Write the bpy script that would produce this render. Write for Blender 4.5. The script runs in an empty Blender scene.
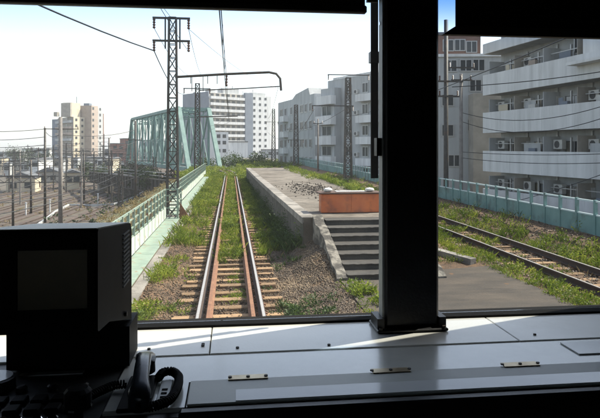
import bpy, math, random
import numpy as np
from mathutils import Vector, Matrix
random.seed(7); rng = np.random.default_rng(11)
R = math.radians
scene = bpy.context.scene
C = scene.collection

# ---------------------------------------------------------------- camera
EYE = 2.89                       # lens height above the rail heads
FOC = 580.0                      # focal length in photograph pixels (600 wide)
YAW = math.atan(69.2 / FOC)
cam_d = bpy.data.cameras.new('camera'); cam = bpy.data.objects.new('camera', cam_d); C.objects.link(cam)
cam_d.sensor_width = 36.0; cam_d.lens = 36.0 * FOC / 600.0
cam_d.shift_y = -(209 - 147) / 600.0
cam_d.clip_start = 0.05; cam_d.clip_end = 6000
cam.location = (0, 0, EYE); cam.rotation_euler = (R(90), 0, -YAW)
scene.camera = cam

# ---------------------------------------------------------------- sky, sun, exposure
SUN = Vector((0.65, 0.215, 0.78)).normalized()
SUN_EL = math.asin(SUN.z); SUN_AZ = math.atan2(SUN.x, SUN.y)
world = bpy.data.worlds.new('World'); scene.world = world; world.use_nodes = True
wn = world.node_tree
for n in list(wn.nodes): wn.nodes.remove(n)
sky = wn.nodes.new('ShaderNodeTexSky'); sky.sky_type = 'NISHITA'; sky.sun_disc = False
sky.sun_elevation = SUN_EL; sky.sun_rotation = SUN_AZ
sky.air_density = 1.0; sky.dust_density = 1.2; sky.ozone_density = 1.0
bg = wn.nodes.new('ShaderNodeBackground'); bg.inputs['Strength'].default_value = 0.145
wo = wn.nodes.new('ShaderNodeOutputWorld')
hz = wn.nodes.new('ShaderNodeHueSaturation'); hz.inputs['Saturation'].default_value = .6   # thin summer haze pales the blue
wn.links.new(sky.outputs[0], hz.inputs['Color']); wn.links.new(hz.outputs[0], bg.inputs[0]); wn.links.new(bg.outputs[0], wo.inputs[0])
sl = bpy.data.lights.new('sun', 'SUN'); sl.energy = 4.4; sl.angle = R(0.53); sl.color = (1, .93, .80)
so = bpy.data.objects.new('sun', sl); C.objects.link(so)
so.rotation_euler = (-SUN).to_track_quat('-Z', 'Y').to_euler(); so.location = SUN * 50
scene.view_settings.view_transform = 'Standard'; scene.view_settings.look = 'None'
scene.view_settings.gamma = 1; scene.view_settings.use_curve_mapping = False
scene.view_settings.exposure = 1.1
scene.render.engine = 'CYCLES'
cy = scene.cycles
cy.use_denoising = True
cy.max_bounces = 6; cy.diffuse_bounces = 3; cy.glossy_bounces = 3; cy.transmission_bounces = 3
cy.transparent_max_bounces = 12; cy.volume_bounces = 0; cy.caustics_reflective = False; cy.caustics_refractive = False
cy.sample_clamp_indirect = 6

HAZE = .0004
# ---------------------------------------------------------------- helpers
def P(px, py, d):
    """world point on the ray of a photograph pixel, d metres along the optical axis"""
    u = (px - 300) / FOC; v = (147 - py) / FOC
    return Vector((d * (math.sin(YAW) + u * math.cos(YAW)), d * (math.cos(YAW) - u * math.sin(YAW)), EYE + d * v))
def PX(px, Y):
    """X at depth Y of a photograph column"""
    u = (px - 300) / FOC
    return Y * (math.sin(YAW) + u * math.cos(YAW)) / (math.cos(YAW) - u * math.sin(YAW))
def PZ(px, py, Y):
    u = (px - 300) / FOC
    return EYE + (147 - py) / FOC * Y / (math.cos(YAW) - u * math.sin(YAW))

MATS = {}
def mat(name, col, rough=.7, col2=None, scale=6., detail=6., bump=0., bscale=None, metal=0., spec=.5,
        col3=None, scale3=.6, lo=.35, hi=.65, lo3=.5, hi3=.7, rand=0., stretch=None, coat=0., island=0., transl=0.):
    if name in MATS: return MATS[name]
    m = bpy.data.materials.new(name); m.use_nodes = True; nt = m.node_tree; N = nt.nodes; L = nt.links
    b = N['Principled BSDF']
    b.inputs['Roughness'].default_value = rough; b.inputs['Metallic'].default_value = metal
    b.inputs['Specular IOR Level'].default_value = spec
    if coat: b.inputs['Coat Weight'].default_value = coat; b.inputs['Coat Roughness'].default_value = .12
    c4 = lambda c: (c[0], c[1], c[2], 1)
    tc = N.new('ShaderNodeTexCoord'); vec = tc.outputs['Object']
    if stretch:
        mp = N.new('ShaderNodeMapping'); mp.inputs['Scale'].default_value = stretch
        L.new(vec, mp.inputs[0]); vec = mp.outputs[0]
    def noise(s, d=detail):
        n = N.new('ShaderNodeTexNoise'); n.inputs['Scale'].default_value = s; n.inputs['Detail'].default_value = d
        n.inputs['Roughness'].default_value = .62
        L.new(vec, n.inputs['Vector']); return n
    def ramp(src, a, bb):
        r = N.new('ShaderNodeMapRange'); r.inputs[1].default_value = a; r.inputs[2].default_value = bb
        L.new(src, r.inputs[0]); return r.outputs[0]
    cur = None
    if col2 is not None:
        mx = N.new('ShaderNodeMix'); mx.data_type = 'RGBA'
        mx.inputs[6].default_value = c4(col); mx.inputs[7].default_value = c4(col2)
        L.new(ramp(noise(scale).outputs['Fac'], lo, hi), mx.inputs[0]); cur = mx.outputs[2]
    if col3 is not None:
        mx = N.new('ShaderNodeMix'); mx.data_type = 'RGBA'
        if cur is None: mx.inputs[6].default_value = c4(col)
        else: L.new(cur, mx.inputs[6])
        mx.inputs[7].default_value = c4(col3)
        L.new(ramp(noise(scale3).outputs['Fac'], lo3, hi3), mx.inputs[0]); cur = mx.outputs[2]
    if rand or island:
        hs = N.new('ShaderNodeHueSaturation')
        if cur is None: hs.inputs['Color'].default_value = c4(col)
        else: L.new(cur, hs.inputs['Color'])
        if island:
            g = N.new('ShaderNodeNewGeometry'); src = g.outputs['Random Per Island']; amt = island
        else:
            oi = N.new('ShaderNodeObjectInfo'); src = oi.outputs['Random']; amt = rand
        r = N.new('ShaderNodeMapRange'); r.inputs[3].default_value = 1 - amt; r.inputs[4].default_value = 1 + amt
        L.new(src, r.inputs[0]); L.new(r.outputs[0], hs.inputs['Value'])
        cur = hs.outputs[0]
    if cur is None: b.inputs['Base Color'].default_value = c4(col)
    else: L.new(cur, b.inputs['Base Color'])
    if bump:
        bp = N.new('ShaderNodeBump'); bp.inputs['Strength'].default_value = min(1, bump); bp.inputs['Distance'].default_value = .03
        L.new(noise(bscale or scale * 4, 4).outputs['Fac'], bp.inputs['Height']); L.new(bp.outputs[0], b.inputs['Normal'])
    MATS[name] = m; return m

def leafmat(name, c1, c2, c3, tr=.35):
    m = bpy.data.materials.new(name); m.use_nodes = True; nt = m.node_tree; N = nt.nodes; L = nt.links
    for n in list(N): N.remove(n)
    out = N.new('ShaderNodeOutputMaterial'); g = N.new('ShaderNodeNewGeometry')
    cr = N.new('ShaderNodeValToRGB'); e = cr.color_ramp.elements
    e[0].position = 0; e[0].color = (*c1, 1); e[1].position = 1; e[1].color = (*c3, 1)
    k = cr.color_ramp.elements.new(.55); k.color = (*c2, 1)
    # patches: whole clumps lean to one hue
    tc = N.new('ShaderNodeTexCoord'); nz = N.new('ShaderNodeTexNoise'); nz.inputs['Scale'].default_value = .9; nz.inputs['Detail'].default_value = 3
    L.new(tc.outputs['Object'], nz.inputs['Vector'])
    ma = N.new('ShaderNodeMath'); ma.operation = 'MULTIPLY_ADD'; ma.inputs[1].default_value = .55
    mb = N.new('ShaderNodeMapRange'); mb.inputs[1].default_value = .3; mb.inputs[2].default_value = .7; mb.inputs[3].default_value = -.1; mb.inputs[4].default_value = .55
    L.new(nz.outputs['Fac'], mb.inputs[0]); L.new(g.outputs['Random Per Island'], ma.inputs[0]); L.new(mb.outputs[0], ma.inputs[2])
    L.new(ma.outputs[0], cr.inputs[0])
    d = N.new('ShaderNodeBsdfPrincipled'); d.inputs['Roughness'].default_value = .55; d.inputs['Specular IOR Level'].default_value = .3
    t = N.new('ShaderNodeBsdfTranslucent'); mx = N.new('ShaderNodeMixShader'); mx.inputs[0].default_value = tr
    L.new(cr.outputs[0], d.inputs['Base Color']); L.new(cr.outputs[0], t.inputs[0])
    L.new(d.outputs[0], mx.inputs[1]); L.new(t.outputs[0], mx.inputs[2]); L.new(mx.outputs[0], out.inputs[0])
    return m

def glassmat(name, tint, dirt=0.0, band=None):
    """a thin pane: tinted see-through sheet with a Fresnel reflection and a film of dust"""
    m = bpy.data.materials.new(name); m.use_nodes = True; nt = m.node_tree; N = nt.nodes; L = nt.links
    for n in list(N): N.remove(n)
    out = N.new('ShaderNodeOutputMaterial'); t = N.new('ShaderNodeBsdfTransparent'); t.inputs[0].default_value = (*tint, 1)
    if band:
        # blue sunshade band dyed into the top of the windscreen
        tc0 = N.new('ShaderNodeTexCoord'); sp = N.new('ShaderNodeSeparateXYZ'); L.new(tc0.outputs['Object'], sp.inputs[0])
        mz = N.new('ShaderNodeMapRange'); mz.interpolation_type = 'SMOOTHSTEP'; mz.inputs[1].default_value = band[0]; mz.inputs[2].default_value = band[1]; L.new(sp.outputs[2], mz.inputs[0])
        mc = N.new('ShaderNodeMix'); mc.data_type = 'RGBA'; mc.inputs[6].default_value = (*tint, 1); mc.inputs[7].default_value = (*band[2], 1)
        L.new(mz.outputs[0], mc.inputs[0]); L.new(mc.outputs[2], t.inputs[0])
    gl = N.new('ShaderNodeBsdfGlossy'); gl.inputs['Roughness'].default_value = .02
    fr = N.new('ShaderNodeFresnel'); fr.inputs[0].default_value = 1.45
    fm = N.new('ShaderNodeMath'); fm.operation = 'MULTIPLY'; fm.inputs[1].default_value = .28; L.new(fr.outputs[0], fm.inputs[0])
    mx = N.new('ShaderNodeMixShader'); L.new(fm.outputs[0], mx.inputs[0]); L.new(t.outputs[0], mx.inputs[1]); L.new(gl.outputs[0], mx.inputs[2])
    src = mx.outputs[0]
    if dirt:
        df = N.new('ShaderNodeBsdfTranslucent'); df.inputs[0].default_value = (.75, .73, .68, 1)
        tc = N.new('ShaderNodeTexCoord'); nz = N.new('ShaderNodeTexNoise'); nz.inputs['Scale'].default_value = 2.2; nz.inputs['Detail'].default_value = 5
        L.new(tc.outputs['Object'], nz.inputs['Vector'])
        mr = N.new('ShaderNodeMapRange'); mr.inputs[1].default_value = .4; mr.inputs[2].default_value = .75; mr.inputs[3].default_value = dirt * .3; mr.inputs[4].default_value = dirt
        L.new(nz.outputs['Fac'], mr.inputs[0])
        m2 = N.new('ShaderNodeMixShader'); L.new(mr.outputs[0], m2.inputs[0]); L.new(src, m2.inputs[1]); L.new(df.outputs[0], m2.inputs[2]); src = m2.outputs[0]
    L.new(src, out.inputs[0]); return m

def pinv(o, parent):
    o.parent = parent
    if parent.type == 'EMPTY': o.matrix_parent_inverse = Matrix.Translation(-parent.location)
class MB:
    def __init__(s): s.v = []; s.f = []
    def add(s, vs, fs):
        k = len(s.v); s.v += [tuple(p) for p in vs]; s.f += [tuple(i + k for i in f) for f in fs]; return s
    def box(s, x0, x1, y0, y1, z0, z1):
        return s.add([(x0,y0,z0),(x1,y0,z0),(x1,y1,z0),(x0,y1,z0),(x0,y0,z1),(x1,y0,z1),(x1,y1,z1),(x0,y1,z1)],
                     [(0,3,2,1),(4,5,6,7),(0,1,5,4),(1,2,6,5),(2,3,7,6),(3,0,4,7)])
    def bbox(s, x0, x1, y0, y1, z0, z1, b=.01):
        """box with its edges bevelled"""
        vs = []; idx = {}
        X = (x0, x1); Y = (y0, y1); Z = (z0, z1)
        fs = []
        for i in (0,1):
            for j in (0,1):
                for k in (0,1):
                    sx = b if i == 0 else -b; sy = b if j == 0 else -b; sz = b if k == 0 else -b
                    idx[i,j,k] = len(vs)
                    vs += [(X[i], Y[j]+sy, Z[k]+sz), (X[i]+sx, Y[j], Z[k]+sz), (X[i]+sx, Y[j]+sy, Z[k])]
        I = lambda i,j,k,a: idx[i,j,k] + a
        for i in (0,1):
            q = [I(i,0,0,0), I(i,1,0,0), I(i,1,1,0), I(i,0,1,0)]; fs.append(q if i else q[::-1])
        for j in (0,1):
            q = [I(0,j,0,1), I(1,j,0,1), I(1,j,1,1), I(0,j,1,1)]; fs.append(q[::-1] if j else q)
        for k in (0,1):
            q = [I(0,0,k,2), I(1,0,k,2), I(1,1,k,2), I(0,1,k,2)]; fs.append(q if k else q[::-1])
        for j in (0,1):
            for k in (0,1):
                q = [I(0,j,k,1), I(1,j,k,1), I(1,j,k,2), I(0,j,k,2)]; fs.append(q if (j == k) == False else q[::-1])
        for i in (0,1):
            for k in (0,1):
                q = [I(i,0,k,0), I(i,1,k,0), I(i,1,k,2), I(i,0,k,2)]; fs.append(q if (i == k) else q[::-1])
        for i in (0,1):
            for j in (0,1):
                q = [I(i,j,0,0), I(i,j,1,0), I(i,j,1,1), I(i,j,0,1)]; fs.append(q if (i != j) else q[::-1])
        for i in (0,1):
            for j in (0,1):
                for k in (0,1):
                    q = [I(i,j,k,0), I(i,j,k,1), I(i,j,k,2)]; fs.append(q if (i+j+k) % 2 else q[::-1])
        return s.add(vs, fs)
    def obox(s, c, ax, ay, az):
        """box at c with half-axis vectors"""
        c = Vector(c); ax = Vector(ax); ay = Vector(ay); az = Vector(az)
        vs = [c + ax*i + ay*j + az*k for k in (-1,1) for j in (-1,1) for i in (-1,1)]
        return s.add(vs, [(0,2,3,1),(4,5,7,6),(0,1,5,4),(1,3,7,5),(3,2,6,7),(2,0,4,6)])
    def bar(s, p, q, w, h=None, up=(0,0,1)):
        h = h or w; p = Vector(p); q = Vector(q); d = (q - p); u = Vector(up)
        if abs(d.normalized().dot(u)) > .98: u = Vector((0, 1, 0))
        x = d.cross(u).normalized(); z = x.cross(d).normalized()
        return s.obox((p + q) / 2, x * w / 2, d / 2, z * h / 2)
    def tube(s, pts, r, n=6, caps=True):
        pts = [Vector(p) for p in pts]; rr = r if isinstance(r, (list, tuple)) else [r] * len(pts)
        vs = []; ref = Vector((0, 0, 1))
        t0 = (pts[1] - pts[0]).normalized()
        if abs(t0.dot(ref)) > .95: ref = Vector((1, 0, 0))
        for i, p in enumerate(pts):
            t = (pts[min(i+1, len(pts)-1)] - pts[max(i-1, 0)]).normalized()
            a = t.cross(ref)
            if a.length < 1e-4: a = t.cross(Vector((0,1,0)))
            a.normalize(); b = t.cross(a).normalized()
            for k in range(n):
                an = 2*math.pi*k/n; vs.append(p + (a*math.cos(an) + b*math.sin(an)) * rr[i])
        fs = []
        for i in range(len(pts)-1):
            for k in range(n):
                k2 = (k+1) % n; fs.append((i*n+k, i*n+k2, (i+1)*n+k2, (i+1)*n+k))
        if caps: fs.append(tuple(range(n))[::-1]); fs.append(tuple((len(pts)-1)*n + k for k in range(n)))
        return s.add(vs, fs)
    def prism(s, poly, a, b, axis='z'):
        """polygon extruded from a to b; poly in the two other axes"""
        def mk(p, t): return {'z': (p[0],p[1],t), 'x': (t,p[0],p[1]), 'y': (p[0],t,p[1])}[axis]
        n = len(poly); vs = [mk(p, a) for p in poly] + [mk(p, b) for p in poly]
        fs = [tuple(range(n))[::-1], tuple(range(n, 2*n))] + [(i, (i+1) % n, n+(i+1) % n, n+i) for i in range(n)]
        return s.add(vs, fs)
    def build(s, name, m, parent=None, smooth=False, kind=None, label=None, cat=None, group=None):
        me = bpy.data.meshes.new(name); me.from_pydata(s.v, [], s.f); me.materials.append(m)
        if smooth: me.polygons.foreach_set('use_smooth', [True] * len(me.polygons))
        me.update()
        import bmesh
        bm = bmesh.new(); bm.from_mesh(me); bmesh.ops.recalc_face_normals(bm, faces=bm.faces); bm.to_mesh(me); bm.free()
        return link(name, me, parent, kind, label, cat, group)
def link(name, me, parent=None, kind=None, label=None, cat=None, group=None):
    o = bpy.data.objects.new(name, me); C.objects.link(o)
    if parent: pinv(o, parent)
    return tag(o, label, cat, group, kind)
def tag(o, label=None, cat=None, group=None, kind=None):
    if label: o['label'] = label
    if cat: o['category'] = cat
    if group: o['group'] = group
    if kind: o['kind'] = kind
    return o
def thing(name, label, cat, loc=(0,0,0), group=None):
    o = bpy.data.objects.new(name, None); C.objects.link(o); o.location = loc; o.empty_display_size = .2
    return tag(o, label, cat, group)
def npmesh(name, V, F, m, parent=None, smooth=False, **kw):
    """big meshes from numpy arrays (all faces the same size)"""
    me = bpy.data.meshes.new(name); k = F.shape[1]
    me.vertices.add(len(V)); me.vertices.foreach_set('co', V.astype(np.float32).ravel())
    me.loops.add(F.size); me.loops.foreach_set('vertex_index', F.astype(np.int32).ravel())
    me.polygons.add(len(F)); me.polygons.foreach_set('loop_start', np.arange(0, F.size, k, dtype=np.int32))
    me.polygons.foreach_set('loop_total', np.full(len(F), k, dtype=np.int32))
    if smooth: me.polygons.foreach_set('use_smooth', np.ones(len(F), dtype=bool))
    me.materials.append(m); me.update(calc_edges=True)
    return link(name, me, parent, **kw)
def unit(a): return a / (np.linalg.norm(a, axis=1, keepdims=True) + 1e-9)
def leaves(centres, normals_up=.3, size=(.03,.07), aspect=.5, dirs=None):
    """one folded rhombus leaf per centre"""
    n = len(centres)
    d = unit(rng.normal(size=(n,3)) + np.array([0,0,normals_up])) if dirs is None else dirs
    e = unit(np.cross(d, rng.normal(size=(n,3))))
    L = rng.uniform(size[0], size[1], (n,1)); w = L * aspect
    V = np.stack([centres, centres + d*L*.5 + e*w*.5, centres + d*L, centres + d*L*.45 - e*w*.5], 1).reshape(-1,3)
    F = np.arange(n*4).reshape(n,4)
    return V, F
def blades(base, h=(.15,.4), w=.012, lean=.5):
    n = len(base); H = rng.uniform(h[0], h[1], (n,1))
    a = rng.uniform(0, 2*math.pi, (n,1)); l = rng.uniform(0, lean, (n,1))
    d = np.concatenate([np.cos(a)*l, np.sin(a)*l, np.ones((n,1))], 1)
    e = np.concatenate([-np.sin(a), np.cos(a), np.zeros((n,1))], 1) * w
    mid = base + d*H*.55; tip = base + d*H*np.array([1.7,1.7,.95])
    V = np.stack([base - e, base + e, tip, mid - e*1.2], 1).reshape(-1,3)
    return V, np.arange(n*4).reshape(n,4)
def merge(lst):
    Vs = []; Fs = []; k = 0
    for V, F in lst: Vs.append(V); Fs.append(F + k); k += len(V)
    return np.concatenate(Vs), np.concatenate(Fs)
# ================================================================ materials of the place
M_soil = mat('trackbed soil', (.16,.092,.048), .95, (.07,.046,.028), 9, bump=.9, bscale=40, col3=(.21,.125,.065), scale3=.9)
M_earth = mat('yard earth', (.12,.102,.08), .95, (.05,.046,.036), 1.1, bump=.5, bscale=3, lo=.4, hi=.6, col3=(.085,.07,.05), scale3=.05, lo3=.45, hi3=.6)
M_bank = mat('grassy bank', (.12,.10,.05), .95, (.06,.085,.025), .6, bump=.8, bscale=14, col3=(.16,.13,.08), scale3=.25)
M_conc = mat('old concrete', (.30,.275,.24), .9, (.17,.155,.135), 2.2, bump=.5, bscale=30, col3=(.10,.09,.075), scale3=.7, lo3=.5, hi3=.68)
M_plat = mat('platform concrete', (.20,.172,.138), .92, (.08,.068,.053), 1.7, bump=.5, bscale=26, col3=(.085,.068,.05), scale3=.45, lo3=.47, hi3=.62)
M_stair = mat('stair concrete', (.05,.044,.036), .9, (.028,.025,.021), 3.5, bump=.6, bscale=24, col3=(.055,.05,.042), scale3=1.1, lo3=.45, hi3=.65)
M_cheek = mat('patched render', (.21,.19,.155), .9, (.05,.044,.036), 3.6, bump=.8, bscale=18, lo=.42, hi=.55)
M_slab = mat('worn asphalt slab', (.092,.071,.05), .9, (.044,.035,.026), 2.4, bump=.6, bscale=50, col3=(.045,.038,.03), scale3=.9, lo3=.45, hi3=.7, stretch=(.35,1,1))
M_rust = mat('rusty steel', (.235,.11,.055), .8, (.13,.06,.033), 14, bump=.3, bscale=60, col3=(.27,.14,.075), scale3=3)
M_rustdark = mat('dark rail steel', (.07,.042,.03), .75, (.035,.025,.02), 14, bump=.2)
M_steel = mat('polished rail steel', (.50,.48,.45), .42, (.36,.32,.28), 30, metal=.55)
M_sleeper = mat('weathered sleeper timber', (.43,.28,.15), .92, (.22,.135,.072), 5, bump=.9, bscale=20, col3=(.13,.08,.048), scale3=2.5, rand=.34, stretch=(.5,5,5), lo3=.55, hi3=.75)
M_stone = leafmat('ballast stone', (.035,.026,.018), (.10,.07,.044), (.25,.18,.105), 0)
M_mint = mat('mint painted steel', (.25,.315,.25), .55, (.18,.24,.19), 3, bump=.1, col3=(.22,.13,.07), scale3=3.4, lo3=.56, hi3=.66)
M_mintpale = mat('pale mint paint', (.52,.57,.51), .55, (.42,.48,.42), 5, col3=(.28,.2,.12), scale3=3.2, lo3=.58, hi3=.68)  # kick plates: much paler than the railing, with rust patches
M_truss = mat('green bridge paint', (.20,.31,.275), .6, (.14,.235,.215), 1.2, bump=.1, col3=(.17,.15,.11), scale3=.7, lo3=.62, hi3=.75)
M_teal = mat('teal barrier paint', (.18,.315,.295), .5, (.13,.25,.24), 1.5, col3=(.09,.13,.12), scale3=1.6, lo3=.52, hi3=.7)
M_railglint = mat('rail highlight tone', (.62,.72,.72), .35, (.5,.62,.62), 4)  # near-white colour paints the bright highlights along the barrier rails
M_iron = mat('dark galvanised iron', (.075,.07,.062), .6, (.045,.04,.035), 6, metal=.3, col3=(.10,.06,.04), scale3=1.5, lo3=.55, hi3=.7)
M_pole = mat('concrete pole', (.23,.21,.19), .9, (.16,.145,.13), 4, bump=.2)
M_ins = mat('brown insulator glaze', (.10,.05,.035), .25)
M_wire = mat('overhead wire metal', (.035,.035,.035), .5, metal=.4)
M_orange = mat('orange barrier paint', (.50,.135,.035), .6, (.40,.10,.03), 3, bump=.15, col3=(.16,.055,.03), scale3=2.6, lo3=.5, hi3=.75)
M_orangedark = mat('dark timber cap', (.09,.045,.03), .8, (.05,.03,.02), 8)
M_bag = mat('white sandbag cloth', (.70,.68,.63), .9, (.55,.52,.47), 12, bump=.5)
LEAF = leafmat('weed leaves', (.04,.068,.010), (.14,.195,.02), (.36,.37,.065), .47)
LEAFD = leafmat('shade-toned weed and shrub leaves', (.02,.042,.01), (.045,.085,.017), (.10,.14,.03), .3)  # darker leaf copy: platform shade put into the weeds' colour; shrubs share it
LEAFT = leafmat('tree leaves', (.018,.035,.012), (.035,.06,.018), (.07,.095,.03), .3)
DRY = leafmat('dry grass', (.20,.15,.07), (.27,.21,.10), (.16,.15,.05), .3)

# ================================================================ ground and formation
def track_x(y): return 0.0 if y < 62 else -.0067 * (y - 62) ** 2
mb = MB(); mb.add([(-1500,-90,-6),(1500,-90,-6),(1500,2600,-6),(-1500,2600,-6)], [(0,1,2,3)])
mb.build('ground', M_earth, kind='structure')
# raised formation that carries the line: brick-high side walls, a lower grassy shoulder on the yard side
mb = MB(); mb.prism([(-2.95,-30),(11.45,-30),(11.45,170),(3.2,170),(2.2,90),(-2.0,88.5),(-6.8,86),(-3.6,62)], -5.99, -.32)
mb.build('embankment', M_conc, kind='structure')
mb = MB(); mb.prism([(-2.96,-1.02),(-6.6,-1.05),(-7.2,-1.25),(-11.0,-5.98),(-2.96,-5.98)], -30, 84, axis='y')
mb.build('grassy_shoulder', M_bank, kind='structure')

def sn(x, y, s=1.0):   # cheap smooth noise
    return (np.sin(x*1.7*s + 1.3) * np.sin(y*1.1*s + .4) + np.sin(x*.9*s - y*1.9*s + 2.1) * .7 + np.sin(x*4.3*s + y*3.1*s) * .35) / 2.05
def gz(x, y):
    x = np.asarray(x, float); y = np.asarray(y, float)
    z = -.20 + .02 * sn(x, y, 2.3) + .012 * sn(x, y, 7.1)
    z = z + .10 * np.clip((-x - 1.15) / .5, 0, 1)
    z = z - .035 * np.clip((1.25 - np.abs(x)) / .2, 0, 1)
    ramp = np.clip((x - 1.15) / 1.1, 0, 1) * np.clip((18.5 - y) / 3, 0, 1) * (x < 6)
    z = z + .20 * ramp + .34 * np.clip((x - 1.45) / .65, 0, 1) * np.clip((y - 12.3) / 1.3, 0, 1) * np.clip((17.5 - y) / 1.5, 0, 1) * (x < 3)
    z = z + .16 * np.clip((x - 5.9) / .5, 0, 1) * np.clip((7.1 - x) / .4, 0, 1)
    z = z + .40 * np.clip((x - 9.3) / 1.3, 0, 1)
    z = z - .10 * np.clip((y - 58) / 10, 0, 1)
    return z
xs = np.arange(-2.9, 11.4, .16); ys = np.concatenate([np.arange(2, 32, .16), np.arange(32, 89, .6)])
XX, YY = np.meshgrid(xs, ys); ZZ = gz(XX, YY)
nx, ny = len(xs), len(ys); idx = np.arange(nx*ny).reshape(ny, nx)
F = np.stack([idx[:-1,:-1], idx[:-1,1:], idx[1:,1:], idx[1:,:-1]], -1).reshape(-1, 4)
npmesh('track_bed', np.stack([XX, YY, ZZ], -1).reshape(-1,3), F, M_soil, smooth=True, kind='structure')

# ================================================================ tracks
PROF = [(-.065,0),(.065,0),(.065,.012),(.009,.03),(.009,.105),(.034,.118),(.034,.146),(.026,.15),(-.026,.15),(-.034,.146),(-.034,.118),(-.009,.105),(-.009,.03),(-.065,.012)]
def sweep(path, prof, zoff):
    mb = MB(); n = len(prof); vs = []
    for i, p in enumerate(path):
        a = Vector(path[max(i-1,0)]); b = Vector(path[min(i+1,len(path)-1)]); t = (b-a); t.z = 0; t.normalize(); s = Vector((t.y,-t.x,0))
        for (u, w) in prof: vs.append(Vector(p) + s*u + Vector((0,0,zoff+w)))
    fs = [(i*n+k, i*n+(k+1)%n, (i+1)*n+(k+1)%n, (i+1)*n+k) for i in range(len(path)-1) for k in range(n)]
    fs += [tuple(range(n))[::-1], tuple((len(path)-1)*n+k for k in range(n))]
    return mb.add(vs, fs)
def sleeper_meshes(w, l, h):
    out = []
    for k in range(5):
        r = random.Random(k); mb = MB(); mb.bbox(-l/2, l/2, -w/2, w/2, -h, 0, .012)
        mb.v = [(x + r.uniform(-.012,.012), y + r.uniform(-.012,.012), z + r.uniform(-.006,.004)) for x,y,z in mb.v]
        me = bpy.data.meshes.new('sleeper'); me.from_pydata(mb.v, [], mb.f); me.materials.append(M_sleeper); me.update(); out.append(me)
    return out
SLP = sleeper_meshes(.21, 2.08, .14)
mb = MB(); mb.box(-.085,.085,-.11,.11,0,.012); mb.box(-.105,-.075,-.03,.03,0,.03); mb.box(.075,.105,-.03,.03,0,.03)
PLATE = bpy.data.meshes.new('tie_plate'); PLATE.from_pydata(mb.v, [], mb.f); PLATE.materials.append(M_rust)
def track(label, path, guard, y_sl, head_mat, xf):
    t = thing('railway_track', label, 'railway track', (path[0][0], path[0][1], -.15), 'railway tracks on the embankment')
    for s in (-1, 1):
        pr = []
        for i, p in enumerate(path):
            a = Vector(path[max(i-1,0)]); b = Vector(path[min(i+1,len(path)-1)]); d = (b-a).normalized()
            pr.append(Vector(p) + Vector((d.y,-d.x,0)) * s * .566)
        r = sweep(pr, PROF, -.15).build('rail', M_rustdark, t)
        sweep(pr, [(-.024,.0),(.024,.0),(.024,.0015),(-.024,.0015)], .0).build('running_surface', head_mat, r)
        if guard:
            pg = []
            for i, p in enumerate(path):
                a = Vector(path[max(i-1,0)]); b = Vector(path[min(i+1,len(path)-1)]); d = (b-a).normalized()
                pg.append(Vector(p) + Vector((d.y,-d.x,0)) * s * .385)
            sweep(pg, PROF, -.152).build('guard_rail', M_rust, t)
    for y in y_sl:
        x = xf(y) + random.uniform(-.04,.04)
        o = link('sleeper', random.choice(SLP), t); o.location = (x, y + random.uniform(-.03,.03), -.158 + random.uniform(-.03,.0)); o.rotation_euler = (0, random.uniform(-.004,.004), random.uniform(-.03,.03) - (math.atan(.0134*(y-62)) * -1 if y > 62 and guard else 0))
        if y < 24:
            for s in (-1, 1):
                q = link('tie_plate', PLATE, o); q.location = (s*.566 + xf(y) - x, 0, .001)
    return t
path0 = [(track_x(y), y, 0) for y in list(range(3, 62, 4)) + list(np.arange(62, 86.1, 2))]
track('straight rusty track with inner guard rails running ahead toward the green bridge', path0, True, np.arange(8.4, 85, .57), M_steel, track_x)
path1 = [(8.1, y, 0) for y in range(4, 120, 6)]
track('weedy track beside the teal barrier, beyond the old platform', path1, False, np.arange(9.5, 60, .62), M_steel, lambda y: 8.1)

# ballast
def stones(n, x0, x1, y0, y1, size, keep=None, lift=.008):
    x = rng.uniform(x0, x1, n); y = y0 + (y1 - y0) * rng.uniform(0, 1, n) ** 1.35
    if keep is not None:
        k = keep(x, y); x = x[k]; y = y[k]; n = len(x)
    c = np.stack([x, y, gz(x, y) + lift*rng.uniform(.3,1.2,n)], 1)
    o = np.array([[1,0,0],[-1,0,0],[0,1,0],[0,-1,0],[0,0,1],[0,0,-1.]])
    s = rng.uniform(size[0], size[1], (n,1,1)) * rng.uniform(.55,1.25,(n,1,3))
    v = o[None]*s + rng.normal(0,.25,(n,6,3))*s*.6
    a = rng.uniform(0,6.28,n); ca, sa = np.cos(a), np.sin(a)
    vx = v[:,:,0]*ca[:,None] - v[:,:,1]*sa[:,None]; vy = v[:,:,0]*sa[:,None] + v[:,:,1]*ca[:,None]
    v = np.stack([vx, vy, v[:,:,2]*.75], -1) + c[:,None]
    f = np.array([[0,2,4],[2,1,4],[1,3,4],[3,0,4],[2,0,5],[1,2,5],[3,1,5],[0,3,5]])
    return v.reshape(-1,3), (np.arange(n)[:,None,None]*6 + f[None]).reshape(-1,3)
V, F = merge([stones(30000, -1.95, 2.3, 8.2, 26, (.012,.03)), stones(5000, -1.1, 1.1, 8.4, 24, (.012,.028), lift=.055), stones(14000, 1.0, 2.3, 8.5, 17, (.012,.034))])
npmesh('ballast', V, F, M_stone, kind='stuff', label='brown ballast stones strewn round the near sleepers', cat='ballast')
V, F = stones(9000, 6.6, 10.9, 10, 40, (.025,.055))
npmesh('ballast', V, F, M_stone, kind='stuff', label='grey brown ballast stones along the track by the teal barrier', cat='ballast')

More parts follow.
